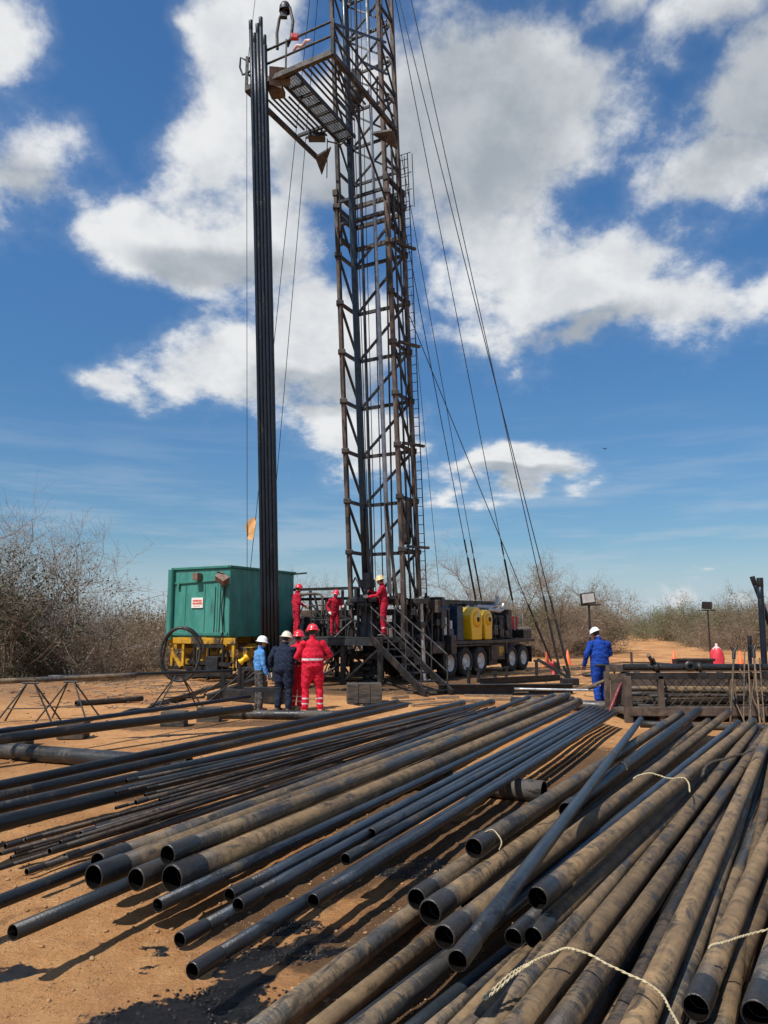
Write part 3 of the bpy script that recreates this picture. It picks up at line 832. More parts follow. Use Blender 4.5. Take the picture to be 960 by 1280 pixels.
for px, py in ((92, 912), (218, 898), (262, 893), (20, 921)):
    c = on_z(px, py, .13)
    tag(MB().box((0, 0, 0), (.42, .30, .26)).build('timber_block', 'timber', None, .01), 'dark timber block under the thick grey pipe, %s from the left' % ORD[{20: 0, 92: 1, 218: 2, 262: 3}[px]], 'timber', 'blocks under the left rear pipes').location = c

# sucker rods
GR = 'thin rods heaped on the left'
rr = random.Random(4)
RODS = [((17, 1055), .17), ((30, 1063), .22), ((24, 1069), .14), ((72, 1061), .25), ((42, 1047), .24), ((5, 1084), .16), ((44, 1086), .18), ((60, 1053), .20), ((90, 1066), .16),
        ((165, 975), .33), ((152, 989), .36), ((152, 1008), .20), ((177, 1001), .29), ((190, 984), .37), ((188, 992), .31), ((202, 1012), .22), ((206, 998), .27), ((216, 1009), .18), ((250, 968), .33), ((35, 1075), .12), ((12, 1064), .26), ((110, 1040), .28), ((128, 1030), .24), ((150, 1018), .15), ((232, 990), .24), ((85, 1050), .30)]
far_px = [(560 + 82 * (k / (len(RODS) - 1)), 889 - 7 * (k / (len(RODS) - 1)) + 2.5 * ((k * 7) % 3)) for k in range(len(RODS))]
order = sorted(range(len(RODS)), key=lambda i: RODS[i][0][1])
for rank, i in enumerate(order):
    (a, z) = RODS[i]; b = far_px[rank]
    r = .0135 if i % 3 else .020
    lb = '%s thin rusty rod from the top in the left-hand rod heap' % ORD[rank]
    pipe(on_z(*a, z), on_z(*b, .27 + .02 * (rank % 4)), r, 'rusty_rod', lb, GR, near=True, sag=.02 * rr.random(), bow=rr.uniform(-.05, .05), cat='rod', name='sucker_rod', bore=.62 if i % 3 == 0 else .3, cmat='rusty_rod', clen=.13, seg=10)

# brown casings in the middle, with slim pipes beside them
GM = 'large brown casings in the middle'
for a, za, b, zb, r, m, lb in [
        ((140, 1072), .30, (690, 871), .30, .060, 'muddy_grey', 'grey casing half hidden behind the leftmost large brown casing'),
        ((136, 1089), .30, (701, 872.5), .30, .068, 'muddy_steel', 'leftmost large brown casing with a wide open end over bare soil'),
        ((226, 1062), .42, (708, 870), .42, .055, 'muddy_grey', 'dark-ended casing lying on top between two brown casings'),
        ((188, 1092), .30, (714, 875), .30, .062, 'muddy_grey', 'middle open-ended brown casing between two larger open ends'),
        ((232, 1091), .32, (722, 878), .30, .074, 'muddy_steel', 'rightmost and thickest brown casing with the widest open end')]:
    pipe(on_z(*a, za), on_z(*b, zb), r, m, lb, GM, near=True, far=True, clen=.24)
GS = 'slim pipes beside the brown casings'
pipe(on_z(197, 1132, .27), on_z(720, 883, .27), .0375, 'blue_steel', 'slim dark pipe along the right side of the thickest brown casing', GS, near=False, sag=.01)
pipe(on_z(16, 1166, .25), on_z(660, 893, .24), .040, 'dark_steel', 'slim dark pipe whose end lies lowest at the left, above the oil puddle', GS, near=False)
p, q = on_z(0, 1127, .20), on_z(660, 872, .36); pipe(p - (q - p) * .12, q, .040, 'dark_steel', 'slim dark pipe crossing from the left edge beneath the rod heap', GS, near=False, far=True)

# blue-grey tubing laid in a row
GB = 'blue-grey tubing row'
BL = [((300, 1112), .265, 'leftmost blue tubing pipe of the row, its end beside another'),
      ((311, 1124), .265, 'second blue tubing pipe of the row, its end just right of the leftmost one'),
      ((241, 1166), .20, 'blue tubing pipe running lowest under the two paired ends'),
      ((472, 1038), .275, 'blue tubing pipe of the row with the farthest back near end'),
      ((441, 1069), .275, 'blue tubing pipe of the row ending singly near the middle of the picture'),
      ((258, 1203), .215, 'longest blue tubing pipe, its end nearest the foreground oil'),
      ((403, 1119), .265, 'rightmost blue tubing pipe of the row, ending above a stripe of sunlit soil')]
for i, (a, z, lb) in enumerate(BL):
    p = on_z(*a, z); b = (737 + 31 * i / 6, 884.5 + 7.5 * i / 6)
    pipe(p, on_z(*b, .265), .0365, 'blue_steel', lb, GB, near=True, far=True, sag=.0, clen=.2)

# pile on the right
GP = 'muddy pipes piled on the right'
RP = [  # near px, z, far px, z, r, material, near coupling, label
    ((600, 1055), .44, (850, 893), .40, .056, 'muddy_grey', 'uppermost left pipe of the right pile, with a twine loop on its open end'),
    ((713, 1010), .40, (872, 889), .42, .060, 'dark_steel', 'dark casing of the right pile whose near end lies behind the crossing pipe'),
    ((530, 1117), .25, (832, 904), .22, .055, 'muddy_grey', 'leftmost open-ended pipe of the right pile with a shiny worn collar'),
    ((548, 1133), .32, (860, 908), .30, .060, 'muddy_steel', 'widest open-ended pipe at the left of the right pile, beside the shiny collar'),
    ((593, 1120), .24, (884, 902), .26, .048, 'muddy_steel', 'narrow mud-ringed pipe end left of the crossing blue pipe'),
    ((567, 1162), .34, (909, 892), .40, .052, 'muddy_steel', 'brown pipe whose open end pokes out just left of the crossing pipe end'),
    ((598, 1165), .24, (922, 904), .37, .038, 'blue_steel', 'blue pipe lying between brown ones in the right pile'),
    ((681, 1115), .47, (940, 902), .43, .050, 'muddy_steel', 'brown pipe with a black open end high in the middle of the right pile'),
    ((651, 1164), .27, (915, 914), .26, .045, 'muddy_grey', 'sunken pipe end, left of a pair in the middle of the right pile'),
    ((676, 1163), .34, (934, 916), .31, .045, 'muddy_steel', 'scabbed pipe end, right of a pair in the middle of the right pile')]
for a, za, b, zb, r, m, lb in RP:
    pipe(on_z(*a, za), on_z(*b, zb), r, m, lb, GP, near=True, far=True, clen=.2)
RD = [  # two photo points on the axis, z, metres before first, total, r, material, label, coupling at near end
    ((340, 1277), (527, 1133), .085, .5, 9.0, .066, 'muddy_grey', 'thick bottom pipe along the left foot of the right pile', False),
    ((405, 1280), (560, 1156), .075, .5, 9.2, .052, 'muddy_steel', 'ring-marked bottom pipe, second from the left foot of the right pile', False),
    ((441, 1280), (572, 1180), .10, .6, 9.2, .026, 'dark_steel', 'slim grey pipe between two thick bottom pipes of the right pile', False),
    ((482, 1264), (575, 1190), .12, .6, 9.3, .056, 'muddy_grey', 'dark bottom pipe running under the crossing pipe end', False),
    ((520, 1282), (640, 1185), .075, .5, 9.0, .040, 'dark_steel', 'dark bottom pipe deep in the shade of the right pile', False),
    ((546, 1280), (654, 1190), .09, .5, 9.0, .036, 'muddy_grey', 'slim bottom pipe next to the cream rope end', False),
    ((594, 1282), (942, 910), .36, .4, 9.6, .050, 'muddy_steel', 'brown pipe under the frayed left end of the cream rope', False),
    ((657, 1274), (953, 898), .43, .4, 9.6, .062, 'muddy_steel', 'brown pipe under the highest bend of the cream rope', False),
    ((703, 1282), (966, 904), .43, .2, 9.4, .060, 'muddy_steel', 'brown pipe with dark scales right of the rope bend', False),
    ((764, 1282), (868, 1100), .24, .4, 9.2, .044, 'muddy_steel', 'narrow brown pipe sunk between two thick pipes under the rope', False),
    ((798, 1281), (968, 903), .45, .4, 9.6, .062, 'muddy_steel', 'thick brown pipe where the cream rope runs off the bottom edge', False),
    ((856, 1222), (921, 1035), .29, .6, 9.3, .050, 'muddy_grey', 'shaded brown pipe below the thick pipe at the rope end', False),
    ((850, 1262), (931, 1070), .24, .3, 9.2, .048, 'muddy_grey', 'scaly pipe running just left of the open black end at lower right', False),
    ((876, 1246), (962, 1046), .44, 0, 9.2, .056, 'muddy_steel', 'pipe with an open black end near the lower right corner', True),
    ((893, 1278), (962, 1112), .34, .3, 9.2, .052, 'muddy_steel', 'brown pipe right of the open black end, cut by the bottom edge', False),
    ((950, 1255), (995, 1105), .46, 0, 9.2, .060, 'muddy_grey', 'pipe with an open black end in the lower right corner', True),
    ((945, 1150), (985, 1030), .22, .8, 9.0, .050, 'muddy_steel', 'low pipe at the right edge under the short cream rope', False),
    ((1010, 1250), (1030, 1100), .40, .5, 9.2, .056, 'muddy_steel', 'brown pipe just beyond the right edge of the pile', False),
    ((640, 1282), (900, 960), .16, .3, 9.0, .052, 'dark_steel', 'dark pipe buried under the middle of the right pile', False),
    ((735, 1282), (925, 1000), .15, .3, 9.0, .052, 'dark_steel', 'dark buried pipe showing in gaps under the scaled pipe', False),
    ((845, 1282), (950, 1000), .12, .3, 9.0, .050, 'dark_steel', 'dark buried pipe showing in gaps near the lower right', False),
    ((925, 1290), (975, 1100), .14, .3, 9.0, .050, 'dark_steel', 'dark buried pipe in the lower right gaps', False)]
for a, b, z, e0, tot, r, m, lb, nc in RD:
    if z > .3: z -= .07
    r *= .84
    p, q = span(a, b, z, e0, tot)
    pipe(p, q, r, m, lb, GP, near=nc, far=True, clen=.2)
# pipes of the lower layers, seen in the gaps
FILL = [((575, 1284), (905, 930)), ((612, 1284), (912, 925)), ((690, 1284), (925, 925)), ((672, 1283), (918, 935)), ((728, 1284), (935, 930)), ((775, 1284), (942, 928)), ((820, 1284), (950, 930)), ((838, 1284), (958, 925)), ((868, 1284), (960, 940)), ((905, 1284), (968, 940)), ((930, 1284), (975, 945)), ((972, 1284), (990, 950))]
for k, (a, b) in enumerate(FILL):
    zz = (.20, .29, .14, .26)[k % 4]; p, q = span(a, b, zz, .3 + .05 * (k % 3), 9.1)
    pipe(p, q, .040 + .004 * (k % 3), ('muddy_steel', 'muddy_grey', 'rusty_rod')[k % 3], '%s half-buried lower pipe from the left along the bottom of the right pile' % ORD[k], GP, near=False, far=True, clen=.2)
pipe(on_z(582, 1188, .56), on_z(801, 899, .54), .037, 'blue_steel', 'single blue pipe lying across the left side of the brown pile', None, near=True, clen=.2)

# twine over the pile
def rope(pts, r, mat, label, cat='rope'):
    P = []
    for i, p in enumerate(pts):                      # Catmull-Rom
        a = Vector(pts[max(i - 1, 0)]); b = Vector(p); c = Vector(pts[min(i + 1, len(pts) - 1)]); d = Vector(pts[min(i + 2, len(pts) - 1)])
        if i == len(pts) - 1: P.append(b); break
        for k in range(6):
            t = k / 6
            P.append(.5 * ((2 * b) + (c - a) * t + (2 * a - 5 * b + 4 * c - d) * t * t + (3 * b - a - 3 * c + d) * t ** 3))
    # two twisted strands
    Q = []
    for i in range(len(P) - 1):
        for k in range(3): Q.append(P[i].lerp(P[i + 1], k / 3))
    Q.append(P[-1]); mb = MB()
    for ph in (0, math.pi):
        S_ = []
        for i, c in enumerate(Q):
            d = (Q[min(i + 1, len(Q) - 1)] - Q[max(i - 1, 0)]).normalized(); a = d.cross(Vector((0, 0, 1))).normalized(); b = a.cross(d); t = i * 1.15 + ph
            S_.append(c + (a * math.cos(t) + b * math.sin(t)) * r * .42 + Vector((0, 0, mnoise.noise(c * 9) * r)))
        mb.path(S_, r * .50, 5)
    tag(mb.build('rope', mat), label, cat)
rope([on_z(603, 1248, .40), on_z(640, 1216, .42), on_z(664, 1204, .43), on_z(690, 1192, .48), on_z(714, 1185, .50), on_z(765, 1208, .50), on_z(818, 1236, .51), on_z(838, 1262, .515), on_z(851, 1290, .515)], .006, 'rope', 'long cream rope laid across the pipes at the bottom')
rope([on_z(606, 1249, .40), on_z(643, 1219, .42), on_z(666, 1203, .44), on_z(655, 1210, .435), on_z(662, 1206, .445)], .007, 'rope', 'knotted frayed end of the long cream rope')
rope([on_z(886, 1186, .49), on_z(892, 1180, .505), on_z(915, 1175, .51), on_z(940, 1168, .50), on_z(985, 1155, .52)], .006, 'rope', 'short cream rope at the right edge')
rope([on_z(792, 973, .50), on_z(800, 968, .515), on_z(815, 967, .525), on_z(838, 974, .53), on_z(852, 972, .535), on_z(860, 977, .535), on_z(862, 989, .51)], .008, 'rope', 'pale twine over the middle of the right pile')
rope([on_z(606, 1040, .50), on_z(615, 1037, .505), on_z(622, 1043, .50), on_z(627, 1053, .47), on_z(624, 1062, .43)], .005, 'rope', 'twine loop round the uppermost left pipe end')
rope([on_z(878, 970, .47), on_z(884, 956, .49), on_z(905, 948, .50), on_z(925, 944, .52), on_z(943, 936, .52)], .016, 'rope_dark', 'dark strap over the far part of the right pile')
rope([on_z(776, 953, .47), on_z(781, 955, .485), on_z(784, 962, .46)], .010, 'rope_dark', 'dark strap round the dark casing behind the crossing pipe')

# ------------------------------------------------------------------ rig: mast, board, truck, floor
U = Vector((.48, .877, 0)); VV = Vector((.877, -.48, 0)); Z = Vector((0, 0, 1))
KL = .084
def mp(a, b, z):
    """point in the mast: a across its face, b front to back, leaning over the well"""
    return Vector((-1.12, 25.1, z)) - U * (KL * (z - 3.4)) + VV * a + U * b
def wb(mb, name, mat, root, bevel=0):
    """part given in world coordinates under a root Empty"""
    o = mb.build(name, mat, root, bevel)
    o.location = -root.location if root.parent is None and root.type == 'EMPTY' else (0, 0, 0)
    return o
MW, MD = 1.96, 1.12
mast = thing('derrick_mast', 'tall rusty lattice mast leaning over the well, with racking board and ladder', 'mast', (0, 25.1, 0))
corners = ((0, 0), (MW, 0), (0, MD), (MW, MD))
for (a, b) in corners:                              # lower section
    m = MB(); m.bar(mp(a, b, 1.3), mp(a, b, 16.3), .135, .135, up=VV)
    wb(m, 'leg', 'mast_rust' if b == 0 or a > 0 else 'mast_grey', mast, .012)
for (a, b) in corners:                              # upper, telescoped section
    a2 = .07 if a == 0 else MW - .07; b2 = .06 if b == 0 else MD - .06
    m = MB(); m.bar(mp(a2, b2, 14.6), mp(a2, b2, 29.5), .13, .13, up=VV)
    wb(m, 'upper_leg', 'mast_grey' if a == 0 else 'mast_rust', mast, .01)
    m = MB(); m.bar(mp(a, b, 16.32), mp(a, b, 16.55), .19, .19, up=VV); wb(m, 'leg_cap', 'mast_grey', mast, .015)
def brace(p, q, w, name='brace', mat='rig_dark', h=None):
    wb(MB().bar(p, q, w, h or w), name, mat, mast)
z = 2.5; k = 0
while z < 16.2:
    zt = z + 1.68
    A, C, D, B = (0, 0), (0, MD), (MW, MD), (MW, 0)
    for p, q in ((A, C), (C, D), (D, B)):
        brace(mp(*p, z), mp(*q, z), .085, 'crossbar', 'rig_dark' if k % 3 else 'mast_grey', .11)
    if zt < 16.4:
        brace(mp(*A, zt), mp(*C, z), .07); brace(mp(*C, z), mp(*D, zt), .075); brace(mp(*B, zt), mp(*D, z), .07)
    for q in (A, B, D):
        c = mp(*q, z); m = MB(); m.box(c, (.25, .23, .16)); wb(m, 'gusset', 'mast_grey', mast, .02)
    if k % 2 == 1:                                  # cable and pin brackets on the right side
        m = MB(); m.bar(mp(MW + .02, MD * .3, z + .12), mp(MW + .42, MD * 1.0, z + .12), .10, .08); wb(m, 'bracket', 'mast_grey', mast)
    z = zt; k += 1
for zz, nm in ((15.7, 'double_crossbar'), (16.45, 'double_crossbar'), (14.9, 'double_crossbar')):
    for p, q in (((0, 0), (0, MD)), ((0, MD), (MW, MD)), ((MW, MD), (MW, 0))):
        brace(mp(*p, zz), mp(*q, zz), .11, nm, 'mast_grey', .14)
# front panels of the section joint
m = MB(); m.bar(mp(.16, .02, 16.1), mp(MW - .16, .02, 16.1), .08, .10); m.bar(mp(.16, .02, 15.3), mp(MW - .16, .02, 15.3), .08, .10); wb(m, 'joint_beam', 'rig_dark', mast)
z = 17.2; i0, i1, j0, j1 = .07, MW - .07, .06, MD - .06
while z < 29.4:
    zt = z + 1.35
    for p, q in (((i0, j0), (i0, j1)), ((i0, j1), (i1, j1)), ((i1, j1), (i1, j0))):
        brace(mp(*p, z), mp(*q, z), .07, 'crossbar', 'rig_dark', .09)
    if zt < 29.6:
        brace(mp(i0, j0, zt), mp(i0, j1, z), .055); brace(mp(i0, j1, z), mp(i1, j1, zt), .06); brace(mp(i1, j1, z), mp(i1, j0, zt), .055)
        brace(mp(i0, j1, zt), mp(i1, j1, z), .05)
    z = zt
m = MB(); m.bar(mp(-.2, .5, 29.6), mp(MW + .2, .5, 29.6), 1.3, .3, up=Z)
wb(m, 'crown_beam', 'mast_grey', mast)
for a in (.5, 1.0, 1.5):
    m = MB(); Mx = Matrix.Translation(mp(a, .4, 30.0)) @ VV.to_track_quat('Z', 'Y').to_matrix().to_4x4()
    m.lathe([(.05, -.06), (.40, -.06), (.36, 0), (.40, .06), (.05, .06)], 20, Mx); wb(m, 'crown_sheave', 'rig_dark', mast)
# hydraulic ram, inner tubes, cables, standpipe
rb = at_y(487, 742, 25.0); rt = at_y(464, 150, 23.9)
m = MB(); m.rod(rb, rb.lerp(rt, .62), .075, 12); wb(m, 'ram_cylinder', 'silver', mast)
m = MB(); m.rod(rb.lerp(rt, .60), rb.lerp(rt, 1.45), .055, 12); wb(m, 'ram_piston', 'silver', mast)
for px0, px1, r, Y0, Y1, mt in ((466, 446, .05, 25.4, 23.7, 'rig_dark'), (470, 452, .013, 25.2, 23.6, 'wire'), (463, 440, .013, 25.0, 23.4, 'wire'), (479, 462, .02, 25.2, 23.7, 'wire'), (492, 478, .03, 25.2, 23.7, 'mast_grey')):
    p = at_y(px0, 745, Y0); q = at_y(px1, 60, Y1); q = p + (q - p) * 1.35
    wb(MB().rod(p, q, r, 8), 'cable' if mt == 'wire' else 'standpipe', mt, mast)
for a, b, r in ((MW + .11, .25, .035), (MW + .12, .55, .025), (MW + .10, .85, .04), (MW - .3, MD - .05, .03)):
    wb(MB().rod(mp(a, b, 2.0), mp(a, b, 17.5), r, 8), 'hydraulic_line', 'mast_grey', mast)
m = MB(); Mx = Matrix.Translation(mp(MW - .25, .75, 4.4)); m.lathe([(.02, 0), (.17, .02), (.19, .1), (.19, 1.35), (.17, 1.45), (.02, 1.5)], 18, Mx); wb(m, 'air_receiver', 'mast_grey', mast)
m = MB(); m.bar(mp(MW - .55, .1, 5.7), mp(MW - .35, .25, 2.2), .16, .10); wb(m, 'stiffener', 'mast_rust', mast)
# travelling hook cluster inside the top
hk = mp(.85, .2, 20.3)
m = MB(); m.box(hk, (.34, .30, .7)); m.lathe([(.02, -.9), (.20, -.8), (.26, -.5), (.12, -.3), (.1, 0)], 12, Matrix.Translation(hk)); wb(m, 'hook_block', 'rig_black', mast, .02)
# ladder with cage hoops
lo = lambda z, s: mp(MW + .06 + .15 * s, MD + .14, z)
m = MB()
for s in (-1, 1): m.rod(lo(2.2, s), lo(17.9, s), .020, 6)
lad = wb(m, 'ladder', 'rig_dark', mast)
m = MB(); zz = 2.4
while zz < 17.8: m.rod(lo(zz, -1), lo(zz, 1), .013, 5); zz += .30
kind(wb(m, 'rungs', 'rig_dark', lad), 'stuff')
m = MB()
for s in (-1, 1):
    m.rod(lo(16.0, s) + VV * .13 + U * .1, lo(17.9, s) + VV * .13 + U * .1, .015, 5)
for zz in (16, 16.6, 17.2, 17.9):
    m.rod(lo(zz, -1), lo(zz, -1) + VV * .13, .013, 5); m.rod(lo(zz, 1), lo(zz, 1) + VV * .13, .013, 5); m.rod(lo(zz, -1) + VV * .13, lo(zz, 1) + VV * .13, .013, 5)
wb(m, 'cage', 'rig_dark', lad)
# base of the mast on the truck's tail
m = MB()
for a in (0, MW):
    m.bar(mp(a, MD, .15), mp(a, MD, 1.6), .24, .24, up=VV); m.bar(mp(a, MD + .9, .9), mp(a, .1, 2.6), .14, .14)
wb(m, 'base_frame', 'rig_black', mast, .01)
m = MB(); m.bar(mp(-.3, .4, 2.55), mp(MW + .55, .4, 2.55), .30, .16); m.bar(mp(-.2, .2, 2.2), mp(MW + .3, .2, 2.2), .2, .2); m.bar(mp(-.1, .5, 1.8), mp(MW + .4, .5, 1.8), .25, .2); wb(m, 'base_beam', 'rig_black', mast, .01)
m = MB(); m.bar(mp(MW - .1, -.05, .1), mp(MW - .02, -.02, 3.2), .32, .12); wb(m, 'base_plate', 'mast_rust', mast, .01)
m = MB(); m.rod(mp(MW + .3, .6, .05), mp(MW + .3, .6, 2.7), .07, 10); m.rod(mp(MW + .3, .6, .0), mp(MW + .3, .6, .06), .22, 12); wb(m, 'levelling_jack', 'silver', mast)

# racking board
POL = at_y(308, 112, 20.7); ZB = POL.z
def bd(a, b, z=0): return Vector((POL.x, POL.y, ZB + z)) + VV * a + U * b
BW, BL_ = 3.05, 3.8
m = MB()
m.bar(bd(0, 0), bd(BW, 0), .13, .17); m.bar(bd(0, 0), bd(0, BL_), .11, .15); m.bar(bd(BW, 0), bd(BW, BL_), .11, .15)
board = wb(m, 'racking_board', 'mast_grey', mast, .008)
for k in range(6):
    wb(MB().rod(bd(1.95 + .17 * k, .08, .02), bd(1.95 + .17 * k, 2.9 - .12 * k, .02), .033, 8), 'finger', 'rig_dark', board)
for k in range(5):
    wb(MB().rod(bd(.28 + .16 * k, .7 + .05 * k, .02), bd(.28 + .16 * k, 2.2 + .2 * k, .02), .033, 8), 'finger', 'rig_dark', board)
wb(MB().bar(bd(.1, 2.55), bd(1.1, 2.55), .08, .10), 'finger_beam', 'rig_dark', board)
gx0, gx1 = 1.12, 1.72
m = MB(); m.bar(bd(gx0, .1), bd(gx0, 3.5), .05, .12); m.bar(bd(gx1, .1), bd(gx1, 3.5), .05, .12)
for k in range(8): m.bar(bd(gx0, .15 + .47 * k), bd(gx1, .15 + .47 * k), .05, .08)
walk = wb(m, 'walkway', 'rig_dark', board)
m = MB()
for k in range(66):
    q = .2 + k * .05; m.bar(bd(gx0, q, .045), bd(gx1, q, .045), .010, .03)
for k in range(7): m.bar(bd(gx0 + .09 * k, .15, .02), bd(gx0 + .09 * k, 3.5, .02), .008, .02)
kind(wb(m, 'grating', 'rig_dark', walk), 'stuff')
m = MB(); m.bar(bd(1.25, -.02, .25), bd(1.15, .12, -.22), .62, .03); wb(m, 'kick_plate', 'rust_bin', board)
m = MB(); m.bar(bd(.65, .30, -.12), bd(1.05, .45, -.12), .42, .2); wb(m, 'tool_box', 'rust_bin', board, .01)
for zz, nm in ((1.02, 'top_rail'), (.56, 'mid_rail')):
    wb(MB().rod(bd(-.02, 0, zz), bd(BW, 0, zz), .034, 8), nm, 'mast_grey', board)
    wb(MB().rod(bd(BW, 0, zz), bd(BW - .02, BL_ * .98, zz - .12), .034, 8), nm, 'rig_dark', board)
    wb(MB().rod(bd(0, 0, zz), bd(0, 1.0, zz - .03), .03, 8), nm, 'rig_dark', board)
for a, b in ((0, 0), (BW, 0), (1.45, 0), (BW, 1.3), (BW, 2.6), (0, 1.0)):
    wb(MB().bar(bd(a, b, -.05), bd(a, b, 1.08), .085 if b == 0 and a != 1.45 else .05), 'post', 'mast_grey' if b == 0 else 'rig_dark', board)
for a in (0, BW):                                    # knee brackets against the legs
    m = MB(); s = 1 if a == 0 else -1
    p0, p1, p2 = bd(a, BL_ - .1, -.08), bd(a + s * .75, BL_ - .25, -.05), bd(a + s * .05, BL_ + .25, -.55)
    m.prism([p0, p1, p2], Z * .07); wb(m, 'bracket', 'mast_grey', board)
wb(MB().bar(bd(BW, .1, 1.0), bd(BW - .4, BL_ + .1, 3.4), .06), 'hanger', 'rig_dark', board)
wb(MB().bar(bd(BW, 1.6, .9), bd(BW - .35, BL_ + .1, 2.2), .06), 'hanger', 'rig_dark', board)
wb(MB().bar(bd(BW, .1, .05), bd(BW - .4, BL_ + .1, -2.3), .055), 'hanger', 'rig_dark', board)
m = MB()
P = [bd(1.05, .1, 1.0), bd(1.02, .1, 1.55), bd(1.10, .1, 2.0), bd(1.28, .1, 2.28), bd(1.48, .1, 2.2), bd(1.60, .1, 1.7), bd(1.55, .1, 1.2), bd(1.45, .05, .9)]
m.path(P, .045, 8); wb(m, 'escape_hoop', 'mast_grey', board)
m = MB(); m.lathe([(.02, .16), (.12, .13), (.17, .02), (.18, -.12)], 14, Matrix.Translation(bd(1.30, .1, 2.28))); m.box(bd(1.28, .08, 2.02), (.18, .14, .16)); wb(m, 'hoop_cap', 'rig_black', board)
m = MB(); m.box(bd(1.75, 0, 1.05), (.22, .14, .16)); wb(m, 'red_clamp', 'red_paint', board, .02)
m = MB(); m.path([bd(1.7, 0, .62), bd(1.85, -.03, .70), bd(2.0, .02, .66), bd(2.15, -.02, .74), bd(2.3, 0, .70)], .05, 6); wb(m, 'tied_rope', 'bag_white', board)
m = MB(); m.path([bd(-.05, .0, 1.0), bd(-.22, -.05, 1.12), bd(-.28, 0, .85), bd(-.2, .05, .6), bd(-.05, 0, .55)], .03, 6); wb(m, 'chain_loop', 'rig_dark', board)
m = MB(); m.path([bd(1.6, 3.3, -.05), bd(1.3, 3.3, -.25), bd(.9, 3.1, -.12)], .025, 6); m.rod(bd(.95, 3.0, -.1), bd(.95, 3.0, -1.5), .018, 6); wb(m, 'hanging_chain', 'rig_dark', board)
m = MB(); m.box(bd(.7, 2.75, -.12), (.55, .35, .14)); m.bar(bd(.3, 2.7, -.05), bd(1.2, 2.7, -.05), .06); wb(m, 'latch_box', 'rig_dark', board, .01)

# string hanging in the mast, and the stands racked on the board
p, q = at_y(456.5, 735, 24.4), at_y(430, 0, 22.7)
q2 = p + (q - p) * 1.06
pipe(p, q2, .088, 'string_blue', 'thick dark blue pipe hanging inside the mast above the well', None, near=False, name='hanging_pipe')
pipe(p + VV * .17, p + VV * .15 + (q - p) * .13, .05, 'string_blue', 'short dark pipe beside the hanging pipe, low in the mast', None, near=False, name='hanging_pipe')
bb = at_y(337, 800, 21.9); tt = at_y(322, 40, 20.25); tt = Vector((tt.x, tt.y, tt.z))
tops = [19.55, 19.1, 19.35, 19.5, 18.9, 19.2, 18.6, 19.0, 18.7]
axis_s = (tt - bb).normalized()
base0 = bb - axis_s * ((bb.z - .62) / axis_s.z)
names_s = ['leftmost', 'second', 'third', 'fourth', 'rightmost']
for i in range(9):
    row, cidx = (0, i) if i < 5 else (1, i - 5)
    offs = VV * (.124 * (cidx - 2) + (.06 if row else 0)) * 1.0 + U * (.112 * row)
    p = base0 + offs; L = (tops[i] - .62) / axis_s.z
    lb = ('%s pipe from the left in the front row of the tall upright stand' % names_s[cidx]) if row == 0 else ('%s pipe from the left in the rear row of the tall upright stand' % ORD[cidx])
    lb = lb.replace('leftmost pipe from the left', 'leftmost pipe').replace('rightmost pipe from the left', 'rightmost pipe')
    pipe(p, p + axis_s * L, .057, 'black_steel', lb, 'pipes racked upright against the board', near=False, far=True, name='racked_pipe', bow=.03, clen=.3, cmat='black_steel')
sb = thing('setback_platform', 'low dark steel platform under the upright pipes', 'platform', (base0.x, base0.y, 0), math.atan2(VV.y, VV.x))
MB().box((0, .1, .56), (1.5, 1.2, .10)).build('deck', 'rig_black', sb, .01)
for x in (-.65, .65):
    for y in (-.4, .6): MB().box((x, y, .255), (.14, .14, .51)).build('leg', 'rig_black', sb)

# guy wires
def wire(p, q, label, r=.015, sag=.0, tb=True, group='guy wires of the mast'):
    p, q = Vector(p), Vector(q); P = []
    for i in range(13):
        t = i / 12; c = p.lerp(q, t); c.z -= sag * 4 * t * (1 - t); P.append(c)
    o = MB().path(P, r, 5).build('guy_wire', 'wire'); tag(o, label, 'wire', group)
    if tb:
        d = (p - q).normalized(); L = (p - q).length
        mm = MB(); mm.rod(q + d * .25, q + d * 1.9, r * 2.6, 7); mm.rod(q + d * 2.1, q + d * 2.6, r * 2.2, 6)
        mm.build('turnbuckle', 'rig_black', o)
wire(mp(1.2, .6, 29.2), on_z(715, 856, .1), 'rightmost guy wire, from the mast top to the ground anchor', sag=.15)
wire(mp(1.7, .9, 29.2), on_z(702, 848, .15), 'second guy wire from the right, down to the ground beside the anchor', sag=.12)
wire(mp(1.3, .9, 29.0), at_y(642, 758, 30.0), 'guy wire from the mast top ending on the truck above the exhaust', sag=.1)
wire(mp(MW, MD, 15.6), at_y(596, 757, 28.8), 'guy wire from the mast joint ending left on the truck roof', sag=.05)
wire(mp(MW + .2, .8, 17.6), at_y(603, 757, 29.2), 'guy wire from the racking board level ending on the truck roof', .012, .05)
wire(mp(MW, MD, 12.4), on_z(694, 838, .2), 'slanting guy wire from the middle of the mast to the ground', sag=.05)
wire(mp(MW + .2, MD, 13), at_y(549, 735, 27.5), 'thin line falling steeply beside the mast ladder', .009, .03, False)
wire(at_y(414, -200, 23.2), at_y(328, 806, 30), 'guy wire passing just right of the upright pipes', .013, .06, False)
wire(at_y(407, -190, 23.0), at_y(303, 806, 30), 'guy wire passing behind the upright pipes to the flag', .013, .06, False)
wire(bd(.02, -.02, .3), at_y(309, 795, 21.2), 'vertical line hanging from the corner of the racking board', .009, 0, False)
wire(at_y(326, -60, 20.9), bd(-.02, .05, 1.0), 'short line rising from the board corner beside the pipe tops', .009, 0, False)
m = MB(); fp = at_y(311, 655, 21.1)
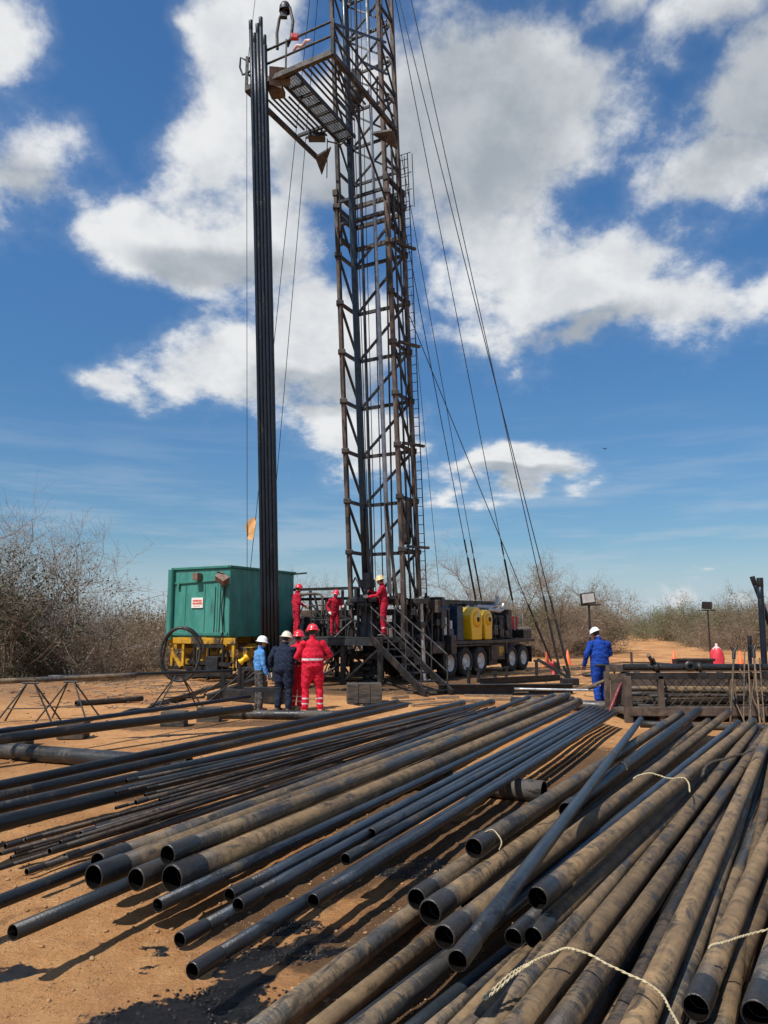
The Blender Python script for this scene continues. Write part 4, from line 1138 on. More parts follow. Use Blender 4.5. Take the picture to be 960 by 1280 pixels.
m.prism([fp + Vector(q) for q in ((0, 0, .12), (.14, .02, .20), (.20, 0, .05), (.12, .02, -.45), (-.02, 0, -.43), (-.06, .03, -.28), (-.10, 0, -.05))], (.01, .025, 0))
tag(m.build('flag', 'flag_orange'), 'faded orange rag flag tied to the wires above the green tank', 'flag')

# carrier truck: local x forward, y left
UT = Vector((.56, .83)).normalized()
tr = thing('carrier_truck', 'heavy black five-axle carrier truck with yellow drum guards, parked behind the mast', 'truck', (1.25, 26.97, 0), math.atan2(UT.y, UT.x))
def tb_(name, mat, c, s, parent=tr, bevel=.012): return MB().box(c, s).build(name, mat, parent, bevel)
tb_('deck', 'rig_black', (3.0, 0, 1.19), (8.4, 2.5, .12))
for y in (-.45, .45): tb_('chassis_rail', 'rig_black', (3.0, y, .95), (8.6, .14, .34))
tyre = MB().lathe([(.28, -.14), (.34, -.165), (.46, -.165), (.505, -.12), (.52, -.05), (.52, .05), (.505, .12), (.46, .165), (.34, .165), (.28, .14)], 28).mesh('wheel', 'tyre')
rim = MB().lathe([(.285, .15), (.275, .13), (.25, .06), (.21, .02), (.13, .03), (.12, .10), (.07, .12), (.001, .125)], 24).mesh('rim', 'rim_white')
lugs = MB()
for k in range(8):
    a = k * math.pi / 4; lugs.box((.165 * math.cos(a), .165 * math.sin(a), .035), (.03, .03, .04))
lugs = lugs.mesh('lug_nuts', 'mast_grey')
def wheel(par, x, y, side, sc=1):
    w = bpy.data.objects.new('wheel', tyre); COL.objects.link(w); w.parent = par
    w.location = (x, y, .515 * sc); w.rotation_euler = (math.pi / 2 if side < 0 else -math.pi / 2, 0, 0); w.scale = (sc,) * 3
    for nm, me in (('rim', rim), ('lug_nuts', lugs)):
        c = bpy.data.objects.new(nm, me); COL.objects.link(c); c.parent = w
for x in (0, 1.15, 2.3, 5.0, 6.1):
    for y, s in ((-1.06, -1), (1.06, 1)): wheel(tr, x, y, s, 1.0)
    m = MB(); m.rod((x, -1, .5), (x, 1, .5), .07, 8); m.build('axle', 'rig_black', tr)
tb_('fender', 'rig_black', (1.15, -1.02, 1.08), (3.7, .42, .06))
tb_('tool_box', 'rust_bin', (3.75, -.98, .78), (1.15, .46, .56)); 
m = MB(); m.box((4.02, -1.216, .82), (.42, .02, .34)); m.build('warning_plate', 'yellow_paint', tr)
tb_('step_panel', 'mast_rust', (4.42, -1.18, .98), (.10, .16, .55))
tb_('fuel_tank', 'rig_black', (3.4, -.95, .45), (.9, .35, .28))
tb_('panel', 'navy_panel', (.98, -.78, 1.86), (.45, .62, 1.22)); tb_('panel', 'navy_panel', (3.3, -.2, 1.60), (.7, .9, .70))
tb_('control_cabinet', 'rig_dark', (-.2, -.2, 1.75), (.9, 1.6, 1.0))
m = MB()
for x, z1 in ((-1.15, 2.3), (-.75, 2.35), (-.4, 2.3), (.0, 2.35)): m.bar((x, -1.15, 1.25), (x, -1.15, z1), .07)
m.bar((-1.2, -1.15, 2.3), (.05, -1.15, 2.35), .08); m.bar((-1.2, -1.15, 1.8), (.05, -1.15, 1.8), .05); m.build('control_rack', 'rig_dark', tr)
m = MB(); m.rod((-.15, -1.05, 1.28), (-.15, -1.05, 2.05), .11, 12); m.rod((.3, -1.05, 1.28), (.3, -1.05, 1.95), .08, 12); m.build('air_bottle', 'lamp_glass', tr)
def guard(x0, x1, y0, y1, z1, name):
    cx = (x0 + x1) / 2; R = (x1 - x0) / 2
    prof = [(x0 + .10, 1.27), (x1 - .06, 1.27)] + [(cx + R * math.cos(a), z1 - R * 1.0 + R * math.sin(a)) for a in [math.pi * t / 10 for t in range(11)]]
    m = MB(); m.prism([(px, y0, pz) for px, pz in prof], (0, y1 - y0, 0))
    o = m.build(name, 'yellow_guard', tr, .035)
    m = MB(); Mx = Matrix.Translation((cx, y0 - .002, z1 - R)) @ Matrix.Rotation(math.pi / 2, 4, 'X')
    m.lathe([(R * .62, 0), (R * .62, .03), (R * .2, .05), (.001, .05)], 20, Mx); m.build('hub_cover', 'yellow_guard', o)
    m = MB(); m.lathe([(.09, .05), (.09, .075), (.001, .075)], 14, Mx); m.build('vent_cap', 'mast_grey', o)
guard(1.5, 2.42, -1.24, -.60, 2.46, 'drum_guard'); guard(2.6, 3.3, -1.22, -.62, 2.36, 'drum_guard')
tb_('guard_mount', 'mast_grey', (1.42, -.72, 1.78), (.06, .3, 1.0)); tb_('drum_frame', 'rig_black', (2.4, -.2, 1.72), (1.5, .8, .9))
m = MB(); m.rod((1.6, .1, 1.8), (3.0, .1, 1.8), .4, 18); m.build('drum', 'rig_dark', tr)
tb_('engine', 'rig_black', (4.35, -.1, 1.72), (1.5, 1.5, .92)); tb_('engine_cover', 'rig_dark', (4.3, .0, 2.25), (1.3, 1.1, .16))
tb_('radiator', 'mast_grey', (5.45, 0, 1.85), (.35, 1.9, 1.15))
m = MB()
for k in range(9): m.box((5.265, 0, 1.38 + k * .12), (.02, 1.75, .04))
m.build('radiator_slats', 'rig_black', tr)
m = MB(); m.path([(3.3, -.5, 2.48), (4.5, -.55, 2.50), (4.85, -.60, 2.55), (5.0, -.62, 2.72), (5.0, -.62, 2.95)], .085, 10); m.build('exhaust', 'silver', tr)
m = MB(); m.path([(3.5, -.9, 2.40), (4.4, -.95, 2.34), (4.75, -.95, 2.42), (4.85, -.95, 2.62)], .075, 10); m.build('exhaust', 'silver', tr)
m = MB(); m.bar((-.9, -.35, 2.62), (5.6, -.35, 2.68), .14, .14); m.bar((-.9, .6, 2.62), (5.6, .6, 2.68), .14, .14)
for x in (.2, 2.6, 5.2): m.bar((x, -.5, 2.55), (x, .75, 2.55), .12, .1); m.bar((x, -.35, 1.25), (x, -.35, 2.6), .1); m.bar((x, .6, 1.25), (x, .6, 2.6), .1)
m.build('mast_cradle', 'rig_black', tr)
m = MB()
for k, x in enumerate((3.35, 3.6, 3.9, 4.2, 4.6)):
    m.path([(x, -1.0, 1.3), (x + .05, -1.05, 1.7 + .06 * k), (x + .2, -.95, 2.05), (x + .3, -.7, 2.15)], .025, 6)
m.build('hydraulic_hoses', 'hose', tr)
m = MB(); m.box((6.7, 0, 1.45), (.8, 2.3, .35)); m.box((6.95, 0, .8), (.2, 2.4, .3)); m.build('front_bumper', 'rig_black', tr, .02)
m = MB(); m.rod((6.5, -1.0, 1.6), (6.5, -1.0, 2.3), .05, 8); m.rod((6.2, -.8, 1.6), (6.2, -.8, 2.1), .03, 8); m.bar((5.8, -1.1, 1.7), (6.9, -1.1, 1.7), .05); m.build('front_rail', 'silver', tr)
m = MB(); m.rod((6.6, -.6, 1.62), (6.6, -.6, 2.15), .16, 12); m.build('air_cleaner', 'red_paint', tr)

# work floor over the well
WF = thing('work_floor', 'raised black steel work floor round the well, on legs', 'platform', (-1.1, 25.25, 0), math.atan2(VV.y, VV.x))   # local x across, y back
ZF = 1.42
for i, (x0, x1) in enumerate(((-1.95, -.62), (-.60, .72), (.74, 2.1))):
    MB().box(((x0 + x1) / 2, -.55, ZF - .03), (x1 - x0, 2.3, .06)).build('floor_plate', 'rig_black', WF, .006)
for y in (-1.66, .56): MB().bar((-1.95, y, ZF - .15), (2.1, y, ZF - .15), .10, .18).build('edge_beam', 'rig_dark', WF, .006)
for x in (-1.85, -.6, .72, 2.0):
    for y in (-1.6, .5): MB().bar((x, y, 0), (x, y, ZF - .24), .12).build('leg', 'rig_black', WF)
m = MB()
for x0, x1 in ((-1.85, -.6), (-.6, .72), (.72, 2.0)):
    m.bar((x0, -1.6, .1), (x1, -1.6, ZF - .3), .06); m.bar((x0, .5, ZF - .3), (x1, .5, .1), .06)
m.build('cross_braces', 'rig_black', WF)
MB().bar((-.9, -1.7, ZF + .0), (-1.25, -2.9, .72), .95, .04).build('slide_plate', 'mast_grey', WF)
m = MB(); m.bar((-.5, -1.7, ZF - .1), (-1.6, -3.3, .08), .09); m.bar((-1.35, -1.7, ZF - .1), (-2.0, -3.1, .08), .09); m.build('slide_legs', 'rig_black', WF)
m = MB()
for x in (-1.9, -1.2, -.5): m.rod((x, .52, ZF), (x, .52, ZF + 1.05), .025, 6)
m.rod((-1.95, .52, ZF + 1.05), (-.45, .52, ZF + 1.05), .025, 6); m.rod((-1.95, .52, ZF + .55), (-.45, .52, ZF + .55), .022, 6)
m.build('guard_rail', 'mast_grey', WF)
# well equipment
wc = Vector((-.50, 24.4, 0))
wh = thing('wellhead_stack', 'black wellhead and power tong stack at the foot of the hanging pipe', 'wellhead', wc, math.atan2(VV.y, VV.x))
m = MB(); m.lathe([(.02, 0), (.30, 0), (.30, .10), (.17, .12), (.17, .35), (.28, .37), (.28, .52), (.16, .54), (.16, .78), (.27, .80), (.27, .95), (.18, .97), (.18, 1.34)], 20); m.build('preventer', 'rig_black', wh)
for zz in (.3, .85): MB().box((0, 0, zz), (1.05, .26, .26)).build('ram_body', 'rig_black', wh, .02)
m = MB(); m.lathe([(.31, 1.43), (.31, 1.75), (.24, 1.80), (.24, 2.35), (.36, 2.38), (.36, 2.46), (.22, 2.5), (.22, 2.75), (.14, 2.78), (.14, 2.98)], 20); m.build('spool', 'rig_black', wh)
m = MB(); m.prism([(-.55, -.25, 2.50), (.45, -.30, 2.50), (.55, .15, 2.50), (.2, .35, 2.50), (-.5, .3, 2.50)], (0, 0, .16)); m.build('power_tong', 'rig_dark', wh, .03)
m = MB(); m.rod((-.45, 0, 2.66), (-.45, 0, 3.0), .07, 8); m.path([(-.62, .1, 2.4), (-.68, .1, 3.1), (-.55, .1, 3.32), (-.40, .1, 3.1), (-.40, .1, 2.7)], .035, 8); m.build('tong_hanger', 'rig_black', wh)
m = MB(); m.bar((-1.0, -.1, 2.1), (-.2, -.1, 1.85), .07); m.bar((.4, 0, 2.62), (1.0, .05, 2.66), .09); m.rod((.1, -.32, 1.45), (.1, -.32, 2.9), .035, 8); m.rod((-.26, -.2, 1.45), (-.26, -.2, 2.4), .04, 8); m.build('tong_arms', 'rig_black', wh)
m = MB()
for k in range(8):
    a = k * math.pi / 4; m.box((.33 * math.cos(a), .33 * math.sin(a), 2.42), (.05, .05, .14))
m.build('flange_bolts', 'rig_dark', wh)
m = MB(); m.rod((0, -.05, 2.9), (0, -.05, 3.45), .17, 14); m.box((-.02, -.05, 3.1), (.42, .3, .25)); m.build('slip_bowl', 'rig_dark', wh)
for k, (q0, q1, q2) in enumerate((((-.5, -.2, 1.9), (-1.1, -.9, 1.2), (-1.3, -1.5, .1)), ((-.3, -.3, .9), (-.8, -1.0, .25), (-1.7, -1.2, .08)), ((.3, -.3, .5), (.7, -.9, .1), (1.5, -1.0, .06)))):
    P = [Vector(q0).lerp(Vector(q1), t / 5).lerp(Vector(q1).lerp(Vector(q2), t / 5), t / 5) for t in range(6)]
    tag(MB().path(P, .04, 8).build('hose', 'hose'), ('black hose curving down from the power tong', 'black hose drooping from the lower wellhead to the left', 'black hose lying right of the wellhead foot')[k], 'hose').matrix_world = Matrix.Translation(wc) @ Matrix.Rotation(math.atan2(VV.y, VV.x), 4, 'Z')
# stairs
st_top, st_bot = Vector((-.05, 22.75, ZF)), on_z(549, 871, 0)
sdir = Vector((st_bot.x - st_top.x, st_bot.y - st_top.y, 0)).normalized(); sside = Vector((-sdir.y, sdir.x, 0))
ST = thing('stairs', 'dark steel stairs with handrails leading down from the work floor', 'stairs', (st_bot.x, st_bot.y, 0))
for s in (-1, 1):
    p, q = st_top + sside * (.38 * s), st_bot + sside * (.38 * s) + Z * .06
    wb(MB().bar(p, q, .05, .20), 'stringer', 'rig_black', ST)
    P = [p + Z * .02, p + Z * .92, q.lerp(p, .06) + Z * .92, q.lerp(p, .06)]
    wb(MB().path([p + Z * .9, q.lerp(p, .07) + Z * .88], .024, 7), 'handrail', 'mast_grey', ST)
    wb(MB().path([p + Z * .45, q.lerp(p, .07) + Z * .44], .020, 7), 'handrail', 'mast_grey', ST)
    for t in (.02, .36, .68, .93): c = p.lerp(q, t); wb(MB().rod(c, c + Z * .9, .022, 6), 'baluster', 'mast_grey' if t > .5 else 'rig_dark', ST)
for k in range(7):
    t = (k + .6) / 7.3; c = st_top.lerp(st_bot, t); wb(MB().bar(c - sside * .36, c + sside * .36, .24, .035, up=Z), 'tread', 'rig_dark', ST)
# small plant behind the floor
PU = thing('pump_unit', 'dark engine and pump set with white pipe frame behind the work floor', 'pump', (-2.55, 28.2, 0), math.atan2(VV.y, VV.x))
MB().box((0, 0, .75), (2.9, 1.2, .14)).build('skid', 'rig_black', PU, .01)
for x in (-1.3, 1.3):
    for y in (-.5, .5): MB().box((x, y, .34), (.12, .12, .68)).build('leg', 'rig_black', PU)
MB().box((-.6, 0, 1.45), (1.2, .9, 1.25)).build('engine', 'rig_dark', PU, .03); MB().box((.75, 0, 1.35), (.9, .8, 1.0)).build('gearbox', 'rig_black', PU, .04)
MB().box((-.5, -.5, 1.6), (.8, .06, .5)).build('panel', 'navy_panel', PU, .01); MB().box((.2, -.55, 2.2), (.75, .25, .26)).build('filter_box', 'rust_bin', PU, .03)
m = MB(); m.path([(-1.3, -.5, 2.85), (.3, -.52, 2.92), (.62, -.52, 2.88), (.7, -.52, 2.6), (.7, -.52, 1.4)], .05, 10); m.build('pale_pipe', 'mast_rust', PU)
m = MB()
for y, zz in ((-.2, 3.1), (.1, 2.75)): m.bar((-1.6, y, zz), (1.9, y, zz), .10, .10)
for x in (-1.4, -.2, 1.2): m.bar((x, 0, .8), (x, 0, 3.05), .08)
m.build('overhead_rack', 'rig_black', PU)
m = MB()
for k in range(6): m.path([(-1.1 + .42 * k, -.5, 1.0), (-1.0 + .42 * k, -.62, 1.6 + .1 * (k % 3)), (-.8 + .42 * k, -.5, 2.2)], .03, 6)
m.build('hoses', 'hose', PU)

# ------------------------------------------------------------------ green tank on its trailer
TK = (-5.05, 25.0, 0); TRZ = math.atan2(VV.y, VV.x)
tk = thing('green_tank', 'square green steel tank with a small red and white sign', 'tank', TK, TRZ)
TW, TD, Z0, Z1 = 2.5, 3.6, 1.40, 3.67
MB().box((-TW / 2, TD / 2, (Z0 + Z1) / 2), (TW, TD, Z1 - Z0)).build('shell', 'green_paint', tk, .04)
m = MB(); m.bar((-TW - .02, .0, Z1 + .03), (.05, .0, Z1 + .03), .12, .08); m.bar((0, -.06, Z1 + .03), (0, TD + .06, Z1 + .03), .12, .08); m.bar((-TW, -.06, Z1 + .03), (-TW, TD + .06, Z1 + .03), .12, .08); m.build('top_rim', 'green_dark', tk, .01)
m = MB(); m.rod((-TW - .02, -.08, Z0 - .1), (-TW - .02, -.08, Z1), .11, 14); m.build('corner_post', 'green_paint', tk)
m = MB(); m.bar((-TW + .1, -.025, 3.20), (-.08, -.025, 3.28), .05, .06); m.bar((-TW + .06, -.02, Z0 + .10), (-.03, -.02, Z0 + .10), .05, .10); m.build('rib', 'green_dark', tk, .008)
for x in (-.62, -.40, -.24):
    MB().rod((x, -.02, Z0 + .05), (x + .03, -.02, 3.05), .011, 6).build('cable', 'rig_dark', tk)
MB().box((.06, 1.9, 2.6), (.08, .10, 2.1)).build('side_rib', 'green_dark', tk, .01)
m = MB(); m.rod((-TW - .22, .3, 1.3), (-TW - .22, .3, 2.1), .18, 14); m.build('side_vessel', 'green_dark', tk)
sg = MB().box((-1.36, -.022, 2.53), (.50, .03, .34)).build('sign', 'sign_white', tk, .004)
rs = random.Random(3); m = MB()
for zz, hh in ((2.60, .07), (2.51, .07)):
    x = -1.55
    while x < -1.17:
        w = rs.uniform(.022, .045); m.box((x + w / 2, -.040, zz + rs.uniform(-.004, .004)), (w, .006, hh * rs.uniform(.8, 1))); x += w + .010
for k in range(7): m.box((-1.50 + .045 * k, -.040, 2.42), (.024, .006, .022))
m.build('lettering', 'sign_red', sg)
m = MB(); m.box((-1.30, -.14, 3.40), (.22, .24, .24)); m.build('lamp_box', 'brown_box', tk, .015)
m = MB(); Mr = Matrix.Rotation(RAD(28), 3, 'Y') @ Matrix.Rotation(RAD(35), 3, 'X'); m.box((-.12, -.24, 3.28), (.42, .28, .24), Mr); lp = m.build('floodlight', 'brown_box', tk, .02)
m = MB(); m.path([(-.42, -.02, 3.42), (-.38, -.2, 3.52), (-.2, -.3, 3.5), (-.05, -.2, 3.42)], .02, 6); m.build('bracket', 'rig_black', lp)
MB().bar((TW * 0 + .02, TD - .1, Z1 - .02), (.35, TD + .3, Z1 + .04), .06).build('roof_bracket', 'mast_grey', tk)
rt_ = MB(); rt_.rod((-.02, 2.1, Z1), (-.02, 2.1, Z1 + .55), .03, 6); rt_.build('vent_pipe', 'rig_dark', tk)
ty = thing('yellow_trailer', 'yellow steel trailer frame carrying the green tank', 'trailer', TK, TRZ)
for y in (.05, 1.8, TD - .05): MB().bar((-TW - .15, y, 1.28), (.30, y, 1.28), .14, .20).build('crossbeam', 'yellow_paint', ty, .008)
for x in (-TW + .2, -1.25, -.15): MB().bar((x, 0, 1.08), (x, TD, 1.08), .14, .18).build('rail', 'yellow_paint', ty, .008)
for x in (-2.45, -1.95, -1.35, -.85, -.1, .2): MB().bar((x, .05, .35), (x, .05, 1.18), .10).build('post', 'yellow_paint', ty, .006)
MB().bar((-2.62, -.04, 1.15), (-1.95, -.04, .42), .11, .09).build('diagonal', 'yellow_paint', ty, .006); MB().bar((-.05, -.04, 1.16), (-.62, -.04, .40), .10, .08).build('diagonal', 'yellow_paint', ty, .006)
MB().bar((-2.6, .05, .38), (.3, .05, .38), .10, .12).build('lower_beam', 'rig_black', ty, .006)
MB().box((-1.3, .35, .75), (1.7, .06, .55)).build('back_panel', 'yellow_paint', ty, .01)
for y in (1.2, 2.4):
    for x, s in ((-.35, 1), (-2.15, -1)):
        w = bpy.data.objects.new('wheel', tyre); COL.objects.link(w); w.parent = ty; w.location = (x + .25 * s, y, .5); w.rotation_euler = (0, s * math.pi / 2, 0); w.scale = (.95,) * 3
        c = bpy.data.objects.new('rim', rim); COL.objects.link(c); c.parent = w
MB().box((.35, .9, .85), (.35, 1.2, .45)).build('tool_box', 'yellow_paint', ty, .02)
hc = at_y(225, 818, 21.8); m = MB(); P = []
for k in range(30):
    a = 2 * math.pi * k / 30; P.append(hc + Vector((.56 * math.cos(a), .05 * math.sin(3 * a), .74 * math.sin(a))))
m.path(P, .042, 8, closed=True)
m.path([p + Vector((.07 + .02 * math.sin(i), .08, .02)) * (1 if i % 2 else .9) for i, p in enumerate(P)][:24], .030, 8)
tag(m.build('hose_coil', 'hose'), 'big black hose loop hanging in front of the yellow trailer', 'hose')

# paint damage, seams and fittings on the tank
m = MB()
for x in (-1.9, -1.05, -.5): m.box((x, -.012, 2.3), (.012, .012, 1.7))
m.build('weld_seam', 'green_dark', tk)
rk = random.Random(21); m = MB()
for k in range(26):
    x = rk.choice((rk.uniform(-2.3, -1.5), rk.uniform(-.9, -.1))); zz = rk.choice((Z0 + rk.uniform(.12, .24), Z0 + rk.uniform(.12, .24), Z1 - rk.uniform(.03, .14)))
    m.add([(x + rk.uniform(-.07, .07), -.0045, zz + rk.uniform(-.03, .03)) for _ in range(3)], [(0, 1, 2)])
m.build('bare_patches', 'brown_box', tk)
for x in (-2.2, -.3): MB().box((x, -.05, 3.12), (.10, .08, .16)).build('latch', 'green_dark', tk, .01)
m = MB(); m.path([(-.15, -.05, 3.2), (-.25, -.10, 2.4), (-.18, -.07, 1.6), (-.3, -.12, 1.2), (-.25, -.2, .4)], .022, 6); m.build('power_cable', 'hose', tk)
for k, (x0, y0, z0, x1, y1, z1) in enumerate(((-2.5, -.35, .25, .3, -.3, .25), (-2.0, -.55, .12, .6, -.5, .30), (-1.4, -.3, .60, .45, -.35, .55))):
    MB().bar((x0, y0, z0), (x1, y1, z1), .10, .12).build('loose_beam', 'rig_black', ty)
m = MB()
for x in (-1.15, -.55, .05): m.bar((x, -.3, .05), (x, -.3, 1.15), .07)
m.bar((-1.2, -.3, 1.12), (.1, -.3, 1.12), .08, .10); m.build('dark_frame', 'rig_black', ty)
MB().box((-.3, -.25, .55), (.5, .4, .5)).build('gear_box', 'rig_dark', ty, .03)
# clutter round the mast foot and behind the stairs
rc = random.Random(31)
cl_ = thing('rig_machinery', 'dark cluster of valves, boxes and hoses round the foot of the mast', 'machinery', (.6, 25.6, 0), math.atan2(VV.y, VV.x))
for k in range(34):
    MB().box((rc.uniform(-3.6, 1.4), rc.uniform(-.2, 1.6), rc.uniform(.25, 2.75)), (rc.uniform(.2, .6), rc.uniform(.2, .5), rc.uniform(.2, .65))).build('housing', rc.choice(('rig_black', 'rig_dark', 'mast_grey', 'rust_bin')), cl_, .02)
for k in range(26):
    x, y, zz = rc.uniform(-3.6, 1.4), rc.uniform(-.7, .2), rc.uniform(1.2, 2.9)
    P = [Vector((x, y, zz))]
    for q in range(5): P.append(P[-1] + Vector((rc.uniform(-.25, .35), rc.uniform(-.15, .15), -zz / 5.4)))
    MB().path(P, rc.uniform(.02, .045), 6).build('hose', 'hose', cl_)
for k in range(20):
    x, y = rc.uniform(-3.6, 1.4), rc.uniform(-.5, 1.0); z0 = rc.uniform(.1, 1.6)
    MB().rod((x, y, z0), (x + rc.uniform(-.1, .1), y, z0 + rc.uniform(.5, 1.4)), rc.uniform(.02, .06), 8).build('standpipe', rc.choice(('rig_black', 'mast_grey', 'rig_dark')), cl_)
for k in range(5):
    x, zz = rc.uniform(-2.2, 1.0), rc.uniform(.8, 2.4)
    MB().lathe([(.05, -.02), (.14, -.02), (.16, 0), (.14, .02), (.05, .02)], 16, Matrix.Translation((x, -.5, zz)) @ Matrix.Rotation(math.pi / 2, 4, 'X')).build('valve_wheel', 'mast_grey', cl_)
# more running gear on the truck
m = MB()
for k in range(12):
    x = rc.uniform(-.8, 5.2); y = -1.1 + rc.uniform(-.05, .5); zz = rc.uniform(1.3, 2.2)
    m.path([(x, y, 1.26), (x + rc.uniform(-.1, .1), y - .05, zz), (x + rc.uniform(.1, .5), y + .1, zz + rc.uniform(-.1, .3)), (x + rc.uniform(.3, .8), y + .2, 1.3)], rc.uniform(.018, .035), 6)
m.build('hose_runs', 'hose', tr)
for x, zz, s_ in ((3.35, 1.42, .26), (3.75, 1.62, .34), (4.3, 1.5, .3), (4.75, 1.45, .24), (.25, 1.5, .3)):
    MB().box((x, -1.0, zz), (s_, .3, s_ * 1.1)).build('valve_block', rc.choice(('rig_dark', 'navy_panel', 'mast_grey')), tr, .02)
for x in (3.6, 4.1, 4.6): MB().rod((x, -.9, 1.28), (x, -.9, 2.2), .05, 8).build('filter', 'mast_grey', tr)
for x in (-.55, 2.85, 4.45, 6.75): MB().box((x, -1.03, .62), (.04, .5, .62)).build('mud_flap', 'rig_black', tr)

# ------------------------------------------------------------------ people
def ell_loft(mb, rings, seg=18):
    """rings of (centre, rx, ry, yaw) stacked; closed at both ends"""
    V = []; n = len(rings)
    for c, rx, ry in rings:
        for k in range(seg):
            t = 2 * math.pi * k / seg
            V.append(Vector(c) + Vector((rx * math.cos(t), ry * math.sin(t), 0)))
    F = [(i * seg + k, i * seg + (k + 1) % seg, (i + 1) * seg + (k + 1) % seg, (i + 1) * seg + k) for i in range(n - 1) for k in range(seg)]
    mb.add(V, F, True); mb.add(V[:seg], [tuple(range(seg - 1, -1, -1))]); mb.add(V[-seg:], [tuple(range(seg))])
def capsule(mb, pts, rad, seg=12):
    pts = [Vector(p) for p in pts]
    d0 = (pts[1] - pts[0]).normalized(); d1 = (pts[-1] - pts[-2]).normalized()
    P = [pts[0] - d0 * rad[0] * .7] + pts + [pts[-1] + d1 * rad[-1] * .7]
    mb.path(P, [rad[0] * .55] + list(rad) + [rad[-1] * .55], seg)
def person(label, loc, rz, height, fit, arms, legs=None, head=(0, 0), lean=(0, 0), hat='hat_white', girth=1., group=None, wide=1.):
    S = height / 1.75
    mb = MB(); segs = []      # (p, q, r, tag, t0, t1) for colouring
    lx, ly = lean
    def sh(z): return Vector((lx * max(0, z - .92), ly * max(0, z - .92), 0))
    g_ = girth
    tors = [(.84, .135, .105), (.90, .172 * g_, .122 * g_), (.97, .180 * g_, .130 * g_), (1.06, .170 * g_, .125 * g_), (1.18, .178 * g_, .128 * g_), (1.30, .192, .128), (1.38, .190, .115), (1.43, .150, .098), (1.465, .090, .078), (1.48, .060, .06)]
    ell_loft(mb, [(sh(z) + Vector((0, .01 if z > 1.1 else 0, z)), rx, ry) for z, rx, ry in tors])
    tz = [Vector((0, 0, .86)), sh(1.40) + Vector((0, 0, 1.40))]
    segs.append((tz[0], tz[1], .17, 'torso'))
    # legs
    for i, s in enumerate((-1, 1)):
        lg = (legs or {}).get(s, {})
        hip = Vector((.088 * s, 0, .90)); kn = Vector(lg.get('knee', (.105 * s, .025, .49))); an = Vector(lg.get('ankle', (.115 * s, -.01, .10)))
        capsule(mb, [hip, hip.lerp(kn, .5), kn, kn.lerp(an, .45), an + Z * .02], [.098 * g_, .090 * g_, .072, .070, .066])
        fwd = Vector(lg.get('toe', (.03 * s, .16, -.055)))
        heel = an + Vector((0, -.05, -.06)); toe = an + fwd
        capsule(mb, [heel, heel.lerp(toe, .5) + Z * .012, toe], [.042, .046, .036], 10)
        mb.rod(an + Z * .08, an - Z * .05, .052, 12)
        segs += [(hip, kn, .09, 'thigh'), (kn, an + Z * .03, .07, 'shin'), (heel, toe, .045, 'boot'), (an + Z * .01, an - Z * .06, .05, 'boot')]
    # arms
    for s in (-1, 1):
        a = arms[s]; so_ = sh(1.40) + Vector((.178 * s, .0, 1.395)); e = Vector(a['elbow']); w = Vector(a['wrist'])
        capsule(mb, [so_, so_.lerp(e, .35), so_.lerp(e, .75), e, e.lerp(w, .4), w], [.078, .067, .058, .056, .052, .042])
        hd = Vector(a.get('hand', (w - e))).normalized(); side = hd.cross(Vector((0, 1, 0)) if abs(hd.y) < .8 else Vector((1, 0, 0))).normalized(); nrm = hd.cross(side)
        palm = w + hd * .055
        mb.add([palm + hd * (.05 * x) + side * (.040 * y) + nrm * (.015 * z_) for x in (-1, 1) for y, z_ in ((-1, -1), (1, -1), (1, 1), (-1, 1))], [(3, 2, 1, 0), (4, 5, 6, 7), (0, 1, 5, 4), (1, 2, 6, 5), (2, 3, 7, 6), (3, 0, 4, 7)], True)
        curl = a.get('curl', .5)
        for k, (o_, L) in enumerate(((-.031, .060), (-.010, .074), (.011, .070), (.031, .056))):
            b0 = w + hd * .098 + side * o_; b1 = b0 + (hd + nrm * curl * .6).normalized() * L * .55; b2 = b1 + (hd * (1 - curl * .8) + nrm * curl * 1.5).normalized() * L * .55
            capsule(mb, [b0, b1, b2], [.0105, .0100, .0085], 7)
        t0 = w + hd * .03 + side * .036 * s; t1 = t0 + (side * s * .9 + hd * .8 + nrm * .4).normalized() * .038; t2 = t1 + (hd + nrm * .5).normalized() * .032
        capsule(mb, [t0, t1, t2], [.013, .0115, .010], 7)
        segs += [(so_, e, .06, 'upper_arm'), (e, w - hd * .012, .05, 'forearm'), (w + hd * .004, w + hd * .16, .035, 'hand')]
    # neck and head
    nk = sh(1.46) + Vector((0, .005, 1.46)); yaw, nod = head
    R = Matrix.Rotation(yaw, 3, 'Z') @ Matrix.Rotation(-nod, 3, 'X')
    hp = nk + Vector((0, 0, .05)); hc_ = hp + R @ Vector((0, .022, .115))
    capsule(mb, [nk - Z * .03, hp, hc_ - R @ Vector((0, .02, .03))], [.068, .058, .058])
    HV = MB(); HV.lathe([(.001, -.125), (.040, -.118), (.060, -.09), (.072, -.04), (.078, .02), (.076, .06), (.060, .10), (.032, .122), (.001, .128)], 18)
    mb.add([hc_ + R @ Vector((v[0], v[1] * 1.18 + (.014 if v[2] < -.03 else 0), v[2])) for v in HV.v], HV.f, True)
    capsule(mb, [hc_ + R @ Vector((0, .085, .012)), hc_ + R @ Vector((0, .106, -.028))], [.010, .016], 8)               # nose
    capsule(mb, [hc_ + R @ Vector((-.045, .078, .030)), hc_ + R @ Vector((.045, .078, .030))], [.012, .012], 8)          # brow
    capsule(mb, [hc_ + R @ Vector((-.022, .086, -.062)), hc_ + R @ Vector((.022, .086, -.062))], [.010, .010], 8)        # lips
    for s in (-1, 1): capsule(mb, [hc_ + R @ Vector((.078 * s, -.012, .018)), hc_ + R @ Vector((.080 * s, -.006, -.028))], [.014, .011], 8)
